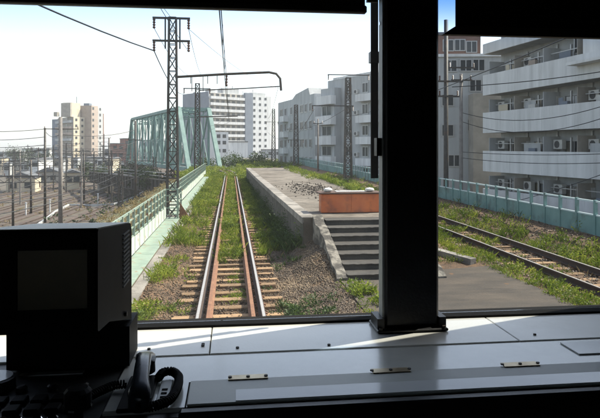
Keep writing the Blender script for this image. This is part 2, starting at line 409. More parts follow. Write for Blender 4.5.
# ================================================================ platform, stairs, lower slab
PT = .95
left_e = [(1.98,15.7),(1.80,25),(1.60,38),(1.45,54)]; right_e = [(5.30,15.7),(5.62,21),(5.75,28),(5.6,40),(5.0,54)]
mb = MB(); mb.prism(left_e + right_e[::-1], -.4, PT); plat = mb.build('platform', M_plat, kind='structure')
M_face = mat('shaded platform wall', (.10,.088,.07), .95, (.05,.046,.036), 2.5, bump=.7, bscale=16, col3=(.03,.035,.02), scale3=.9)  # dark colour paints the shade on the track-side wall
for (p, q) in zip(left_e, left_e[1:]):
    MB().bar((p[0]-.012,p[1],.28),(q[0]-.012,q[1],.28),.02,1.1).build('shade_facing', M_face, plat)
# coping stones along the track edge, separate blocks with open joints
def lerp_edge(E, y):
    for (a, b) in zip(E, E[1:]):
        if a[1] <= y <= b[1]: t = (y-a[1])/(b[1]-a[1]); return a[0]+(b[0]-a[0])*t
y = 15.72
while y < 53:
    L = 1.15 + random.uniform(-.1,.1); x0 = lerp_edge(left_e, y); x1 = lerp_edge(left_e, min(y+L,54)); z = PT + .012 + random.uniform(0,.014)
    MB().add([(x0-.05,y,PT-.16),(x0+.33,y,PT-.16),(x1+.33,y+L-.02,PT-.16),(x1-.05,y+L-.02,PT-.16),(x0-.05,y,z),(x0+.33,y,z),(x1+.33,y+L-.02,z),(x1-.05,y+L-.02,z)],
             [(0,3,2,1),(4,5,6,7),(0,1,5,4),(1,2,6,5),(2,3,7,6),(3,0,4,7)]).build('coping_stone', M_conc, plat)
    y += L
# broken-up patch of surface and rubble on top
V = []; F = []
for k in range(420):
    x = random.gauss(3.7,.5); yy = random.gauss(26.5,2.2); s = random.uniform(.015,.055)
    n = 5; a0 = random.uniform(0,6)
    base = [(x+s*math.cos(a0+2*math.pi*i/n)*random.uniform(.7,1.2), yy+s*math.sin(a0+2*math.pi*i/n)*random.uniform(.7,1.2)) for i in range(n)]
    k0 = len(V); h = random.uniform(.01,.05)
    V += [(p[0],p[1],PT+.001) for p in base] + [(x+(p[0]-x)*.75,yy+(p[1]-yy)*.75,PT+h) for p in base]
    F += [tuple(k0+n+i for i in range(n))] + [(k0+i,k0+(i+1)%n,k0+n+(i+1)%n,k0+n+i) for i in range(n)]
MB().add(V, F).build('rubble', mat('dark rubble', (.07,.055,.042), .95, (.035,.03,.024), 12), kind='stuff', label='broken dark rubble scattered on the platform top', cat='rubble')

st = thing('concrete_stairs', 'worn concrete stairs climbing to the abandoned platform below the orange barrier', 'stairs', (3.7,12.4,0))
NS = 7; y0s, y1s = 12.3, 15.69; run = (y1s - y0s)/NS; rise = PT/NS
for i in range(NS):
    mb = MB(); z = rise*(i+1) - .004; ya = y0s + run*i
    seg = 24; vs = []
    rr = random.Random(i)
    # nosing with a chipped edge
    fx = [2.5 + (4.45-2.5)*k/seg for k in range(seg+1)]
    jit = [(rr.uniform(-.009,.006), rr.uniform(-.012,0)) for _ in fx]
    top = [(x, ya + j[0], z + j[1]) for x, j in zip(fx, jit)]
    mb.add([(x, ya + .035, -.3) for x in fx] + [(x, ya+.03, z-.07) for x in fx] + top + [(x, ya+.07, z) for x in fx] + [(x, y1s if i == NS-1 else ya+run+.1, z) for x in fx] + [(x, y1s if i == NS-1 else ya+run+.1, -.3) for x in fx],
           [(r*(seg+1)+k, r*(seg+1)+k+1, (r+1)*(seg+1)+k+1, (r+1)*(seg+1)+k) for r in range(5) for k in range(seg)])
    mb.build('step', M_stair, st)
for (xa, xb) in ((2.27,2.497),(4.453,4.70)):
    mb = MB(); ny_ = 12; rr = random.Random(int(xa*10))
    vs = []; 
    for k in range(ny_+1):
        t = k/ny_; yy = 12.25 + (15.69-12.25)*t; zz = .06 + (PT+.02-.06)*t + .05*(t>0.05)
        j = rr.uniform(-.025,.02); off = rr.uniform(-.02,.02) + (-.06*(t>.75) if xa < 3 else 0)
        vs += [(xa+off,yy,-.4),(xb+(off*.3 if xa > 3 else min(0,off*.3)),yy,-.4),(xb+(off*.3 if xa > 3 else min(0,off*.3)),yy,zz+j),(xa+off,yy,zz+j*.5)]
    fs = [(k*4+a,k*4+(a+1)%4,(k+1)*4+(a+1)%4,(k+1)*4+a) for k in range(ny_) for a in range(4)] + [(0,1,2,3),tuple(ny_*4+a for a in (3,2,1,0))]
    mb.add(vs, fs).build('side_wall', M_cheek, st)
mb = MB(); mb.prism([(2.28,3),(6.22,3),(6.22,13.35),(4.712,13.45),(4.706,12.24),(2.35,12.24)], -.35, .02)
mb.build('paved_landing', M_slab, kind='structure')
# sloping soil beside the stairs
mb = MB(); mb.add([(4.71,13.0,.012),(6.15,13.0,-.02),(6.4,22,-.03),(5.64,22,.34),(5.29,15.69,.30),(4.71,15.69,.30)], [(0,1,2,3,4,5)]); mb.build('soil_bank', M_soil, kind='structure')

mb = MB()
for a_, b_ in (((4.86,15.5,.30),(5.2,14.5,.16)),((5.2,14.52,.16),(5.85,13.5,.06))): mb.bar(a_, b_, .22, .24)
mb.build('low_kerb', M_conc, kind='structure')
# orange barricade at the top of the stairs
ob = thing('orange_barrier', 'orange painted wooden barrier with dark cap closing the top of the stairs', 'barrier', (3.5,17.0,PT))
xa, xb = 2.62, 4.42
ya = 16.75
for k in range(2):
    w = (xb-xa)/2; MB().bbox(xa+w*k+.001, xa+w*(k+1)-.001, ya, ya+.06, PT+.02, PT+.56, .006).build('board', M_orange, ob)
MB().bbox(xa+.03, xb-.03, ya+.06, ya+.62, PT+.0, PT+.54, .01).build('box_body', M_orange, ob)
MB().bbox(xa-.07, xb+.05, ya-.06, ya+.7, PT+.562, PT+.605, .012).build('cap', M_orangedark, ob)
def sack(name, c, s, label):
    mb = MB(); nu, nv = 12, 8; vs = []; rr = random.Random(int(c[0]*100))
    for i in range(nv+1):
        ph = math.pi*i/nv
        for j in range(nu):
            th = 2*math.pi*j/nu; q = 1 + rr.uniform(-.1,.1)
            X = math.copysign(abs(math.cos(th))**.7, math.cos(th))*math.sin(ph)**.7; Y = math.copysign(abs(math.sin(th))**.7, math.sin(th))*math.sin(ph)**.7
            vs.append((c[0]+s[0]*X*q, c[1]+s[1]*Y*q, c[2]+s[2]*(1-math.cos(ph))*.5*q if i else c[2]))
    fs = [(i*nu+j, i*nu+(j+1)%nu, (i+1)*nu+(j+1)%nu, (i+1)*nu+j) for i in range(nv) for j in range(nu)]
    return mb.add(vs, fs).build(name, M_bag, smooth=True, label=label, cat='sandbag', group='sandbags on the orange barrier')
sack('sandbag', (2.85,ya+.2,PT+.606), (.13,.14,.13), 'white sandbag on the left end of the orange barrier')
sack('sandbag', (4.12,ya+.22,PT+.606), (.13,.14,.12), 'white sandbag on the right end of the orange barrier')
mb = MB(); mb.bbox(3.1, 4.0, ya+.15, ya+.42, PT+.606, PT+.63, .006); mb.build('loose_board', M_bag, label='pale loose board lying on top of the orange barrier', cat='board')

# ================================================================ mint walkway and railing on the left
wk = thing('walkway', 'mint painted steel walkway along the left side of the track', 'walkway', (-2.33,15,-.02))
y = 4.0
while y < 84:
    L = 1.5
    if y > 62: break
    MB().bbox(-2.60, -2.07, y, y+L-.012, -.05, .0 + random.uniform(-.004,.004), .006).build('deck_plate', M_mint, wk); y += L
MB().box(-2.06,-1.80,3,62,-.3,-.055).build('kerb', M_conc, kind='structure')

rl = thing('railing', 'mint green steel railing with pale kick plates along the walkway', 'railing', (-2.62,5,0))
def rail_run(ya, yb, x):
    n = max(1, round((yb-ya)/.86)); st_ = (yb-ya)/n
    for i in range(n+1):
        y = ya + st_*i
        MB().box(x-.035, x+.035, y-.03, y+.03, -.3, 1.2).build('post', M_mint, rl)
        if i < n: MB().box(x+.012, x+.03, y+.034, y+st_-.034, .03, .46 + random.uniform(-.02,.02)).build('kick_plate', M_mintpale, rl)
    for z, h in ((1.2,.055),(.97,.035),(.74,.035),(.5,.04)):
        MB().box(x-.028, x+.009, ya, yb, z-h, z + (.004 if z > 1.1 else 0)).build('rail', M_mint, rl)
rail_run(4.2, 23.9, -2.62); rail_run(25.6, 62, -2.66)
# the railing jogs round the lattice mast
for (p, q) in (((-2.62,23.95),(-2.14,23.95)), ((-2.14,23.95),(-2.14,25.5)), ((-2.14,25.5),(-2.66,25.5))):
    for z in (1.17,.92,.67,.42,.15): MB().bar((p[0],p[1],z),(q[0],q[1],z),.035,.04).build('rail', M_mint, rl)
    MB().box(q[0]-.035,q[0]+.035,q[1]-.035,q[1]+.035,-.05,1.2).build('post', M_mint, rl)
# rusty sheet leaning against the mast cage
mb = MB(); mb.prism([(-2.1,-.08),(-1.62,-.08),(-2.06,.62)], 24.1, 24.14, axis='y'); mb.build('rusty_sheet', M_rust, label='triangular rusty brown sheet leaning beside the lattice mast cage', cat='metal sheet')

# ================================================================ teal barrier on the right
tb = thing('teal_barrier', 'teal barrier with solid lower panels and an open rail on top, beyond the weedy track', 'barrier', (11.05,8,.2))
y = 7.0; k = 0
while y < 118:
    MB().box(11.0,11.09,y-.045,y+.045,-.3,1.27).build('post', M_teal, tb)
    MB().box(11.03,11.07,y+.047,y+.903,.0,.78).build('panel', M_teal, tb)
    MB().box(11.015,11.085,y+.047,y+.903,1.20,1.25).build('top_rail', M_railglint, tb)
    MB().box(11.02,11.08,y+.047,y+.903,.782,.825).build('middle_rail', M_railglint, tb)
    y += .95; k += 1
# ================================================================ weeds
def weeds(name, regions, m, label, cat='weeds'):
    parts = []
    for (x0,x1,y0,y1,n,h0,h1,lf,ls,zf,thr) in regions:
        x = rng.uniform(x0,x1,n); y = y0 + (y1-y0)*rng.uniform(0,1,n)**1.2
        k = sn(x, y, 1.4) + rng.normal(0,.25,n) > thr
        x = x[k]; y = y[k]; n2 = len(x)
        if n2 == 0: continue
        z = zf(x, y) if callable(zf) else np.full(n2, zf)
        h = rng.uniform(h0,h1,n2) * (.7 + .5*np.clip(sn(x+5,y,.8),-.6,1))
        # leaves up the stems
        t = rng.uniform(.08,1,(n2,lf)); a = rng.uniform(0,6.28,(n2,lf)); r = rng.uniform(0,1,(n2,lf))*(.10+.28*h[:,None])*(1.15-t*.6)
        c = np.stack([x[:,None]+np.cos(a)*r, y[:,None]+np.sin(a)*r, z[:,None]+h[:,None]*t], -1).reshape(-1,3)
        d = unit(np.stack([np.cos(a), np.sin(a), rng.uniform(-.2,1.0,(n2,lf))], -1).reshape(-1,3))
        V, F = leaves(c, size=ls, aspect=.45, dirs=d); parts.append((V,F))
        nb = 9
        b = np.stack([np.repeat(x,nb)+rng.normal(0,.07,n2*nb), np.repeat(y,nb)+rng.normal(0,.07,n2*nb), np.repeat(z,nb)], 1)
        parts.append(blades(b, (h0*.5,min(h1*.9,.36)), .0045, .5))
    V, F = merge(parts)
    return npmesh(name, V, F, m, kind='stuff', label=label, cat=cat)
LS = (.03,.07)
weeds('weeds', [(-.36,.36,15.5,24,230,.14,.34,26,LS,gz,-.3), (-.36,.36,22,62,520,.16,.36,26,(.04,.09),gz,-.7),
                (-.34,.34,8.6,15.5,46,.05,.14,18,(.03,.07),gz,.15),(-.1,.3,11.6,12.6,9,.08,.16,22,(.04,.08),gz,-9), (-.2,.25,13.3,14.6,10,.05,.12,16,(.04,.08),gz,-9)], LEAF,
      'bright green weeds growing between the two rails of the straight track')
weeds('weeds', [(-1.95,-.8,17.5,32,430,.12,.42,26,LS,gz,-.05), (-2.0,-.75,30,62,800,.15,.48,22,(.04,.09),gz,-.3),
                (-1.8,-1.3,13,15.2,34,.12,.3,34,LS,gz,-.2), (-1.78,-1.35,9.6,10.9,26,.1,.26,34,(.04,.09),gz,-9),(-1.8,-.7,9,17.5,120,.06,.2,24,(.03,.08),gz,.15)], LEAF,
      'green weeds and tufts growing between the mint walkway and the track')
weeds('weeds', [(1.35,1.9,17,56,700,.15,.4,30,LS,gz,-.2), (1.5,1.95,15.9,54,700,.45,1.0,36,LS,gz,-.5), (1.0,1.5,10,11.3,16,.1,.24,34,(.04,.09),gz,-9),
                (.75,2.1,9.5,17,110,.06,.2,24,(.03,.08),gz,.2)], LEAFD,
      'weeds in shade-darkened green crowding the foot of the platform wall')
weeds('weeds', [(.8,1.5,16.5,30,420,.1,.32,30,LS,gz,-.1), (.8,1.5,28,58,600,.14,.36,24,(.04,.09),gz,-.35)], LEAF,
      'sunlit yellow green weeds along the right side of the straight track')
weeds('weeds', [(5.3,6.3,19.5,53,900,.15,.42,26,(.04,.09),lambda x,y: np.where(x<5.6,PT,.35),-.4),(4.6,5.4,34,53,160,.1,.3,22,LS,PT,0)], LEAF,
      'strip of bright green grass along the far edge of the platform')
weeds('weeds', [(6.2,7.35,8,20,420,.08,.26,30,LS,gz,-.15), (5.9,7.35,19,60,700,.15,.4,24,(.04,.09),gz,-.5), (7.7,8.5,17,60,420,.1,.3,24,(.04,.09),gz,-.1),
                (7.7,8.5,9,17,70,.06,.18,24,(.04,.09),gz,.35), (8.85,10.1,10,60,900,.18,.5,28,(.04,.09),gz,-.25),(10.1,10.9,12,60,120,.15,.5,22,(.04,.09),gz,.3)], LEAF,
      'patchy green weeds growing over the track beside the teal barrier')
weeds('weeds', [(4.95,6.3,13.6,21,230,.08,.26,30,LS,lambda x,y: .05+.0*x,-.5),(2.3,2.42,8.5,12,16,.05,.14,22,(.03,.06),.0,-9),(6.1,6.4,9,13.4,40,.06,.16,22,(.03,.06),.0,-9),(2.4,2.9,10.3,11.6,22,.1,.26,34,(.04,.09),.02,-9)], LEAF, 'green tufts round the paved landing and beside the stairs')
weeds('weeds', [(-5.5,6,57,86,1700,.25,.65,22,(.09,.2),lambda x,y: gz(x,y),-.6),(1,11,86,120,900,.4,1.0,20,(.12,.26),-.3,-.5)], LEAF,
      'green overgrowth across the end of the line before the bridge')
weeds('grass', [(-7,-3,8,84,1500,.12,.4,12,(.07,.15),-1.03,-.1)], DRY, 'dry grass on the low shoulder outside the railing', 'grass')

def stalks(n, x0, x1, y0, y1, h, thr):
    x = rng.uniform(x0,x1,n); y = rng.uniform(y0,y1,n); k = sn(x+3,y+1,1.1) > thr; x = x[k]; y = y[k]
    return blades(np.stack([x,y,gz(x,y)],1), h, .0025, .4)
V, F = merge([stalks(900,-1.95,-.75,14,60,(.08,.28),.25), stalks(400,-.38,.38,15,60,(.08,.22),.2), stalks(900,.75,1.9,14,58,(.1,.3),.2),
              stalks(1200,6.2,7.4,8,55,(.08,.25),.15), stalks(1800,8.8,10.8,9,55,(.08,.3),.1), stalks(1500,7.6,8.5,10,50,(.06,.25),.1)])
npmesh('dry_stalks', V, F, DRY, kind='stuff', label='dry straw coloured stalks standing among the trackside weeds', cat='dry grass')
# ================================================================ trees and shrubs
def tree(label, x, y, z, h, r, n=2600, leaf=(.25,.5), group=None, m=None):
    t = thing('tree', label, 'tree', (x,y,z), group)
    mb = MB(); rr = random.Random(int(x*31+y*17))
    mb.tube([(x,y,z),(x+.1,y,z+h*.3),(x+rr.uniform(-.3,.3),y,z+h*.6)], [h*.03,h*.022,h*.012], 7)
    for k in range(6):
        a = rr.uniform(0,6.28); z0 = z+h*rr.uniform(.25,.5); q = r*rr.uniform(.5,.85)
        mb.tube([(x+.05,y,z0),(x+math.cos(a)*q*.5,y+math.sin(a)*q*.5,z0+h*.15),(x+math.cos(a)*q,y+math.sin(a)*q,z0+h*rr.uniform(.2,.35))],[h*.013,h*.009,h*.004],5)
    mb.build('trunk', M_bark, t)
    cs = []
    for k in range(11):
        a = rr.uniform(0,6.28); q = r*math.sqrt(rr.random())*.75; c = np.array([x+math.cos(a)*q, y+math.sin(a)*q, z+h*rr.uniform(.35,.85)])
        s = r*rr.uniform(.3,.55); nn = n//11
        d = unit(rng.normal(size=(nn,3))) * (rng.uniform(.35,1,(nn,1))**.5)
        d *= 1 + .25*rng.normal(size=(nn,1))
        cs.append(c + d*np.array([s,s,s*.8]))
    V, F = leaves(np.concatenate(cs), size=leaf, aspect=.6)
    npmesh('crown', V, F, m or LEAFT, t)
    return t
M_bark = mat('bark', (.08,.06,.045), .9, (.05,.04,.03), 6, bump=.6)
G = 'dark trees in the yard'
for (px, Y, h, r, lab) in ((94,135,5.5,3.6,'dark bushy tree in the yard below the tan apartment tower'),
                           (124,125,5.6,3.6,'dark tree at the far left foot of the green bridge'),
                           (146,104,5.4,3.6,'dark tree under the left side of the green bridge'),
                           (158,98,5.8,3.8,'dark tree under the green bridge just left of the tall lattice mast'),
                           (40,190,8,5.5,'tree in front of the tan apartment tower'),
                           (20,230,9,6.5,'hazy tree at the far left of the yard')):
    tree(lab, PX(px,Y), Y, -6, h, r, group=G)
for (px, Y, h, r, lab) in ((214,96,3.6,2.6,'shrub at the right foot of the bridge portal'),(229,100,3.9,3.0,'dark green shrub straight ahead at the end of the track'),
                           (246,104,3.4,3.0,'rounded shrub right of the track end before the far white block'),(262,108,3.9,2.9,'shrub at the foot of the slender lattice mast by the far platform end')):
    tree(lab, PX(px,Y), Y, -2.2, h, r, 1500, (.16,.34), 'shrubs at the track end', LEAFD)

# ================================================================ masts and wires
def lattice(mb, x, y, z0, z1, w0, w1, bar=.05, step=.55):
    def cor(t): 
        w = (w0 + (w1-w0)*t)/2; return [Vector((x+sx*w, y+sy*w, z0+(z1-z0)*t)) for sx,sy in ((-1,-1),(1,-1),(1,1),(-1,1))]
    a, b = cor(0), cor(1)
    for k in range(4): mb.bar(a[k], b[k], bar*1.3)
    n = max(2, int((z1-z0)/step)); 
    for i in range(n):
        c0, c1 = cor(i/n), cor((i+1)/n)
        for k in range(4):
            k2 = (k+1)%4
            if i % 2: mb.bar(c0[k], c1[k2], bar*.8)
            else: mb.bar(c0[k2], c1[k], bar*.8)
        for k in range(4): mb.bar(c1[k], c1[(k+1)%4], bar*.6)
    return mb
def insulator(root, p, L=.42, r=.07):
    mb = MB(); pts = []; rs = []
    for i in range(9):
        pts.append((p[0],p[1],p[2]-L*i/8)); rs.append(r if i % 2 else r*.45)
    mb.tube(pts, rs, 7).build('insulator', M_ins, root)
def mast(label, x, y, z0, z1, w, arms, group, upr=None, brackets=(), bar=.05, m=None):
    """arms: (z, xa, xb) offsets; brackets: paths of bent pipe"""
    t = thing('lattice_mast', label, 'mast', (x,y,z0), group)
    lattice(MB(), x, y, z0, z1, w, w*.62, bar).build('lattice_column', m or M_iron, t)
    MB().bbox(x-w*.8,x+w*.8,y-w*.8,y+w*.8,z0-.25,z0+.12,.03).build('footing', M_conc, t)
    for (z, xa, xb) in arms:
        mb = MB(); mb.bar((x+xa,y,z),(x+xb,y,z),.09,.08); mb.build('crossarm', m or M_iron, t)
        for e in (xa+.06, xb-.06): insulator(t, (x+e,y,z-.03))
    if upr:
        for s in (-1,1): MB().bar((x+s*upr[0],y,upr[1]),(x+s*upr[0],y,upr[2]),.06).build('arm_post', m or M_iron, t)
    for br in brackets: MB().tube(br, .055, 7).build('bracket_arm', m or M_iron, t)
    return t
GM = 'lattice masts beside the lines'
xm, ym = -2.42, 24.75
m1 = mast('tall dark lattice mast standing in the railing cage, nearest mast on the left', xm, ym, -.1, 8.3, .46, [(8.28,-.82,.72),(7.33,-.82,.72)], GM, (.30,7.0,8.3),
     [[(xm+.1,ym,5.82),(xm+2.3,ym,5.98),(xm+4.05,ym,6.08),(xm+4.35,ym,6.02),(xm+4.52,ym,5.82),(xm+4.56,ym,5.3)]])
for dx in (.75,1.45,1.85): MB().bar((xm+dx,ym,5.9),(xm+dx,ym,5.55),.03).build('dropper', M_iron, m1)
insulator(m1, (-.18,ym,5.95), .5, .06)
xm2, ym2 = PX(197.5,53), 53
m2 = mast('second lattice mast on the left, just before the bridge portal', xm2, ym2, -.3, 8.6, .55, [(8.15,-1.25,1.15)], GM, (.5,7.9,9.3),
     [[(xm2+.1,ym2,8.0),(xm2+4,ym2,8.2),(xm2+7.5,ym2,8.45)],[(xm2+.1,ym2,5.6),(xm2+3.6,ym2,5.7)]], bar=.07)
xc, yc = PX(348,50), 50
m3 = mast('tall lattice mast in front of the grey white apartments, right of the platform', xc, yc, .0, PZ(348,78,50), .6, [(PZ(348,106,50),-3.2,.5),(PZ(348,75,50),-1.8,1.9)], GM, None, [], .075)
xb_, yb_ = PX(296,88), 88
mast('lattice mast in front of the left apartment block, beyond the platform', xb_, yb_, -.2, PZ(296,105,88), .75, [(PZ(296,140,88),-1.2,1.2)], GM, None, [], .1)
xa_, ya_ = PX(273.5,108), 108
mast('slender lattice mast against the white sky at the far platform end', xa_, ya_, -.3, PZ(273.5,109,108), .7, [(PZ(273,122,108),-1.4,.9)], GM, None, [], .1)
def cpole(label, x, y, z0, z1, r, arms=(), group='concrete poles', m=None, cat='pole'):
    t = thing('utility_pole', label, cat, (x,y,z0), group)
    MB().tube([(x,y,z0),(x,y,z1)], [r, r*.72], 9).build('shaft', m or M_pole, t, smooth=True)
    for (z, a, b) in arms:
        MB().bar((x+a,y-.12,z),(x+b,y-.12,z),.09,.09).build('crossarm', M_iron, t)
        for e in (a+.1, b-.1): insulator(t, (x+e,y-.12,z+.3), .3, .06)
    return t
cpole('short grey pole between the two grey white apartment blocks', PX(318,68), 68, -.2, PZ(318,119,68), .13, [(PZ(318,122,68)-.2,-.6,.6)])
for (px, Y, top, lab, ar) in ((461,36,74,'grey utility pole left of the white balcony apartments',[(8,-.9,.9),(7.2,-.7,.7)]),
                              (446,30,20,'dark utility pole close beside the cab pillar with crossarms',[(6.4,-.5,.9),(5.6,-.5,.7)])):
    cpole(lab, PX(px,Y), Y, -6, min(PZ(px,top,Y),11), .15, ar, 'street poles by the balcony apartments', M_iron if px < 450 else None)

def wire(label, pts, r=.012, sag=.0, n=14, group='overhead wires'):
    out = []
    for a, b in zip(pts, pts[1:]):
        a = Vector(a); b = Vector(b)
        for i in range(n):
            t = i/n; p = a.lerp(b, t); p.z -= sag*4*t*(1-t); out.append(p)
    out.append(Vector(pts[-1]))
    return MB().tube(out, r, 5).build('overhead_wire', M_wire, label=label, cat='wire', group=group)
# contact line over the straight track, with droppers and a messenger wire
cw = thing('catenary', 'contact wire with messenger wire hung over the straight track', 'catenary', (-.17,2,5.2), 'overhead wires')
def runw(name, z, sag, r):
    out = []
    Ysup = [-16, 24.75, 53, 84]; Xs = [-.17,-.2,-.12,-3.3]
    for (ya,yb,xa,xb) in zip(Ysup, Ysup[1:], Xs, Xs[1:]):
        for i in range(12): t = i/12; out.append((xa+(xb-xa)*t, ya+(yb-ya)*t, z - sag*4*t*(1-t)))
    out.append((-3.3,84,z)); MB().tube(out, r, 5).build(name, M_wire, cw)
runw('contact_wire', 5.15, 0, .012); runw('messenger_wire', 5.98, .45, .012)
for y in (9.5,13,17,21,29,33,38,44,49):
    t = ((y+16)/40.75) if y < 24.75 else (y-24.75)/28.25
    zt = 5.98 - .45*4*t*(1-t); MB().tube([(-.18,y,5.15),(-.18,y,zt)],.007,4).build('dropper', M_wire, cw)
wire('heavy black feeder cable sweeping from the top left down to the nearest mast', [(-10.6,-10,8.1),(xm-.76,ym,6.9)], .028, .75)
wire('feeder cable from the nearest mast down toward the second mast, left side', [(xm-.76,ym,6.9),(xm2-1.2,ym2,7.7)], .022, .6)
wire('thin wire from the upper left arm of the nearest mast to the second mast', [(xm-.76,ym,7.85),(xm2-.5,ym2,9.25)], .012, .5)
wire('thin wire from the upper right arm of the nearest mast to the second mast', [(xm+.66,ym,7.85),(xm2+.5,ym2,9.25)], .012, .5)
wire('thin wire crossing the sky above the nearest mast', [(-4.2,-12,10.6),(xm-.1,ym,8.35)], .010, .9)
wire('thin diagonal wire running over the nearest mast arms to the right', [(xm+.66,ym,7.85),(4.4,53,8.3)], .009, .5)
wire('wire from the upper right arm of the nearest mast back over the cab', [(-2.9,-12,9.6),(xm+.66,ym,6.9)], .010, .9)
wire('wire from the second mast bracket to the mast before the apartments', [(xm2+7.3,ym2,8.4),(xa_-1,ya_,8.2)], .02, .6)
wire('wire along the upper side of the platform masts', [(xc+.2,yc,PZ(348,106,50)),(xb_,yb_,PZ(296,140,88)+1.6),(xa_,ya_,PZ(273,122,108))], .022, .5)
wire('wire along the lower side of the platform masts', [(xc-3,yc,PZ(348,106,50)-.3),(xb_-1,yb_,PZ(296,140,88)),(xa_-1,ya_,PZ(273,122,108)-2)], .022, .5)
wire('wire from the tall platform mast toward the cab pillar', [(xc+.2,yc,5.6),(9.2,15,5.9)], .018, .3)
# street wires in front of the balcony apartments
pa = Vector((PX(446,30),30,6.35)); pb = Vector((PX(461,36),36,7.1))
GW = 'street wires before the balcony apartments'
wire('black street wire crossing the second balcony band of the apartments', [P(452,87,30.3), P(600,72,27), P(760,35,25)], .022, .1, group=GW)
wire('sagging street wire low across the third balcony band', [P(463,113,36), P(600,107,28), P(760,60,25)], .02, .55, group=GW)
wire('lower sagging street wire below the third balcony band', [P(463,122,36), P(600,119,28), P(760,80,25)], .02, .65, group=GW)
wire('street wire just above the lowest balcony band', [P(463,152,36), P(600,154,28), P(760,150,25)], .018, .1, group=GW)
wire('street wire along the middle of the lowest balcony band', [P(463,158,36), P(600,163,28), P(760,165,25)], .018, .15, group=GW)
wire('thin wire slanting across the teal barrier top', [P(470,212,30), P(545,193,25), P(640,160,21)], .015, .05, group=GW)

# ================================================================ the green truss bridge
br = thing('truss_bridge', 'mint green steel truss bridge carrying the line away to the left', 'bridge', (-4,86,-1))
dv = Vector((-.33,.944,0)).normalized(); sv = Vector((dv.y,-dv.x,0))
A = Vector((-6.0,85,0)); WB = 4.7; NP = 9; PL = 5.7; ztop = 8.85; zb = -.35
def bp(side, t, z): return A + sv*(WB*side) + dv*t + Vector((0,0,z))
Ltot = PL*NP
for s in (0,1):
    tops = [bp(s, PL*k, ztop) for k in range(1, NP)]
    for k in range(NP-2): MB().bar(tops[k], tops[k+1]+ (tops[k+1]-tops[k])*.005, .42, .5).build('top_chord', M_truss, br)
    for k in range(NP): MB().bar(bp(s,PL*k,zb), bp(s,PL*(k+1),zb), .42, .6).build('bottom_chord', M_truss, br)
    MB().bar(bp(s,0,zb), bp(s,PL,ztop), .62, .5).build('end_post', M_truss, br)
    MB().bar(bp(s,Ltot,zb), bp(s,Ltot-PL,ztop), .62, .5).build('end_post', M_truss, br)
    for k in range(1, NP):
        MB().bar(bp(s,PL*k,zb), bp(s,PL*k,ztop), .36, .32).build('vertical', M_truss, br)
        if k < NP-1:
            a, b = (zb, ztop) if k < NP/2 else (ztop, zb)
            MB().bar(bp(s,PL*k,b), bp(s,PL*(k+1),a), .2, .22).build('diagonal', M_truss, br)
        mid = bp(s,PL*(k-.5),4.3)
    for k in range(1, NP-1):
        MB().bar(bp(s,PL*k,4.2), bp(s,PL*(k+1),4.2), .1, .12).build('stay', M_truss, br)
        a, b = (ztop, zb) if k < NP/2 else (zb, ztop)
        MB().bar(bp(s,PL*k,b), bp(s,PL*(k+1),a), .1, .12).build('counter_brace', M_truss, br)
        MB().bar(bp(s,PL*(k+.5),zb), bp(s,PL*(k+.5),ztop), .16, .18).build('hanger', M_truss, br)
for k in range(1, NP):
    MB().bar(bp(0,PL*k,ztop), bp(1,PL*k,ztop), .25, .3).build('strut', M_truss, br)
    MB().bar(bp(0,PL*k,ztop-1.1), bp(1,PL*k,ztop-1.1), .18, .18).build('strut', M_truss, br)
    for q in range(4):
        a = q/4; MB().bar(bp(a,PL*k,ztop-1.1 if q%2 else ztop), bp(a+.25,PL*k,ztop if q%2 else ztop-1.1), .09).build('lacing', M_truss, br)
    if k < NP-1:
        MB().bar(bp(0,PL*k,ztop), bp(1,PL*(k+1),ztop), .14).build('wind_brace', M_truss, br)
        MB().bar(bp(1,PL*k,ztop), bp(0,PL*(k+1),ztop), .14).build('wind_brace', M_truss, br)
mb = MB(); c = A + sv*WB/2 + dv*Ltot/2; mb.obox(c + Vector((0,0,-.55)), sv*WB/2, dv*Ltot/2, Vector((0,0,.12))); mb.build('deck', M_iron, br)
for t in (1.0, Ltot-1):
    mb = MB(); mb.obox(A + sv*WB/2 + dv*t + Vector((0,0,-3.3)), sv*(WB/2+.6), dv*.9, Vector((0,0,2.65))); mb.build('pier', M_conc, br)
# ================================================================ buildings
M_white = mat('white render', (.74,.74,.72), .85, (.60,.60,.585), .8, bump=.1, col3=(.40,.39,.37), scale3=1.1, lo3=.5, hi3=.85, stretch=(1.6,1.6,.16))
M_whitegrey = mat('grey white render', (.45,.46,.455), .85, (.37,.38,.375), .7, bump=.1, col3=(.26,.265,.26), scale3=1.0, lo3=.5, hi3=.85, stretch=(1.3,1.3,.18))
M_cream = mat('cream render', (.60,.53,.40), .85, (.52,.45,.33), .5, col3=(.5,.42,.3), scale3=.2)
M_beige = mat('beige render', (.40,.365,.31), .9, (.31,.28,.235), .9, col3=(.25,.23,.2), scale3=.4)
M_slate = mat('slate grey render', (.20,.23,.27), .85, (.155,.18,.22), .3)
M_pink = mat('dusty pink tile', (.41,.335,.275), .85, (.34,.275,.225), .6)
M_redbrick = mat('red brick render', (.25,.125,.095), .9, (.18,.09,.07), .8)
M_brownw = mat('brown render', (.22,.12,.09), .9, (.16,.09,.07), .7)
M_pane = mat('dark window glass', (.025,.032,.038), .15, (.045,.052,.056), .4, spec=.35)
M_frame = mat('aluminium window frame', (.42,.42,.41), .45, metal=.5)
M_roofd = mat('grey roof sheet', (.12,.125,.13), .7, (.08,.085,.09), .8)
M_ac = mat('air conditioner casing', (.55,.54,.50), .5, (.45,.44,.41), 3)
M_acgrille = mat('fan grille', (.06,.06,.06), .6)
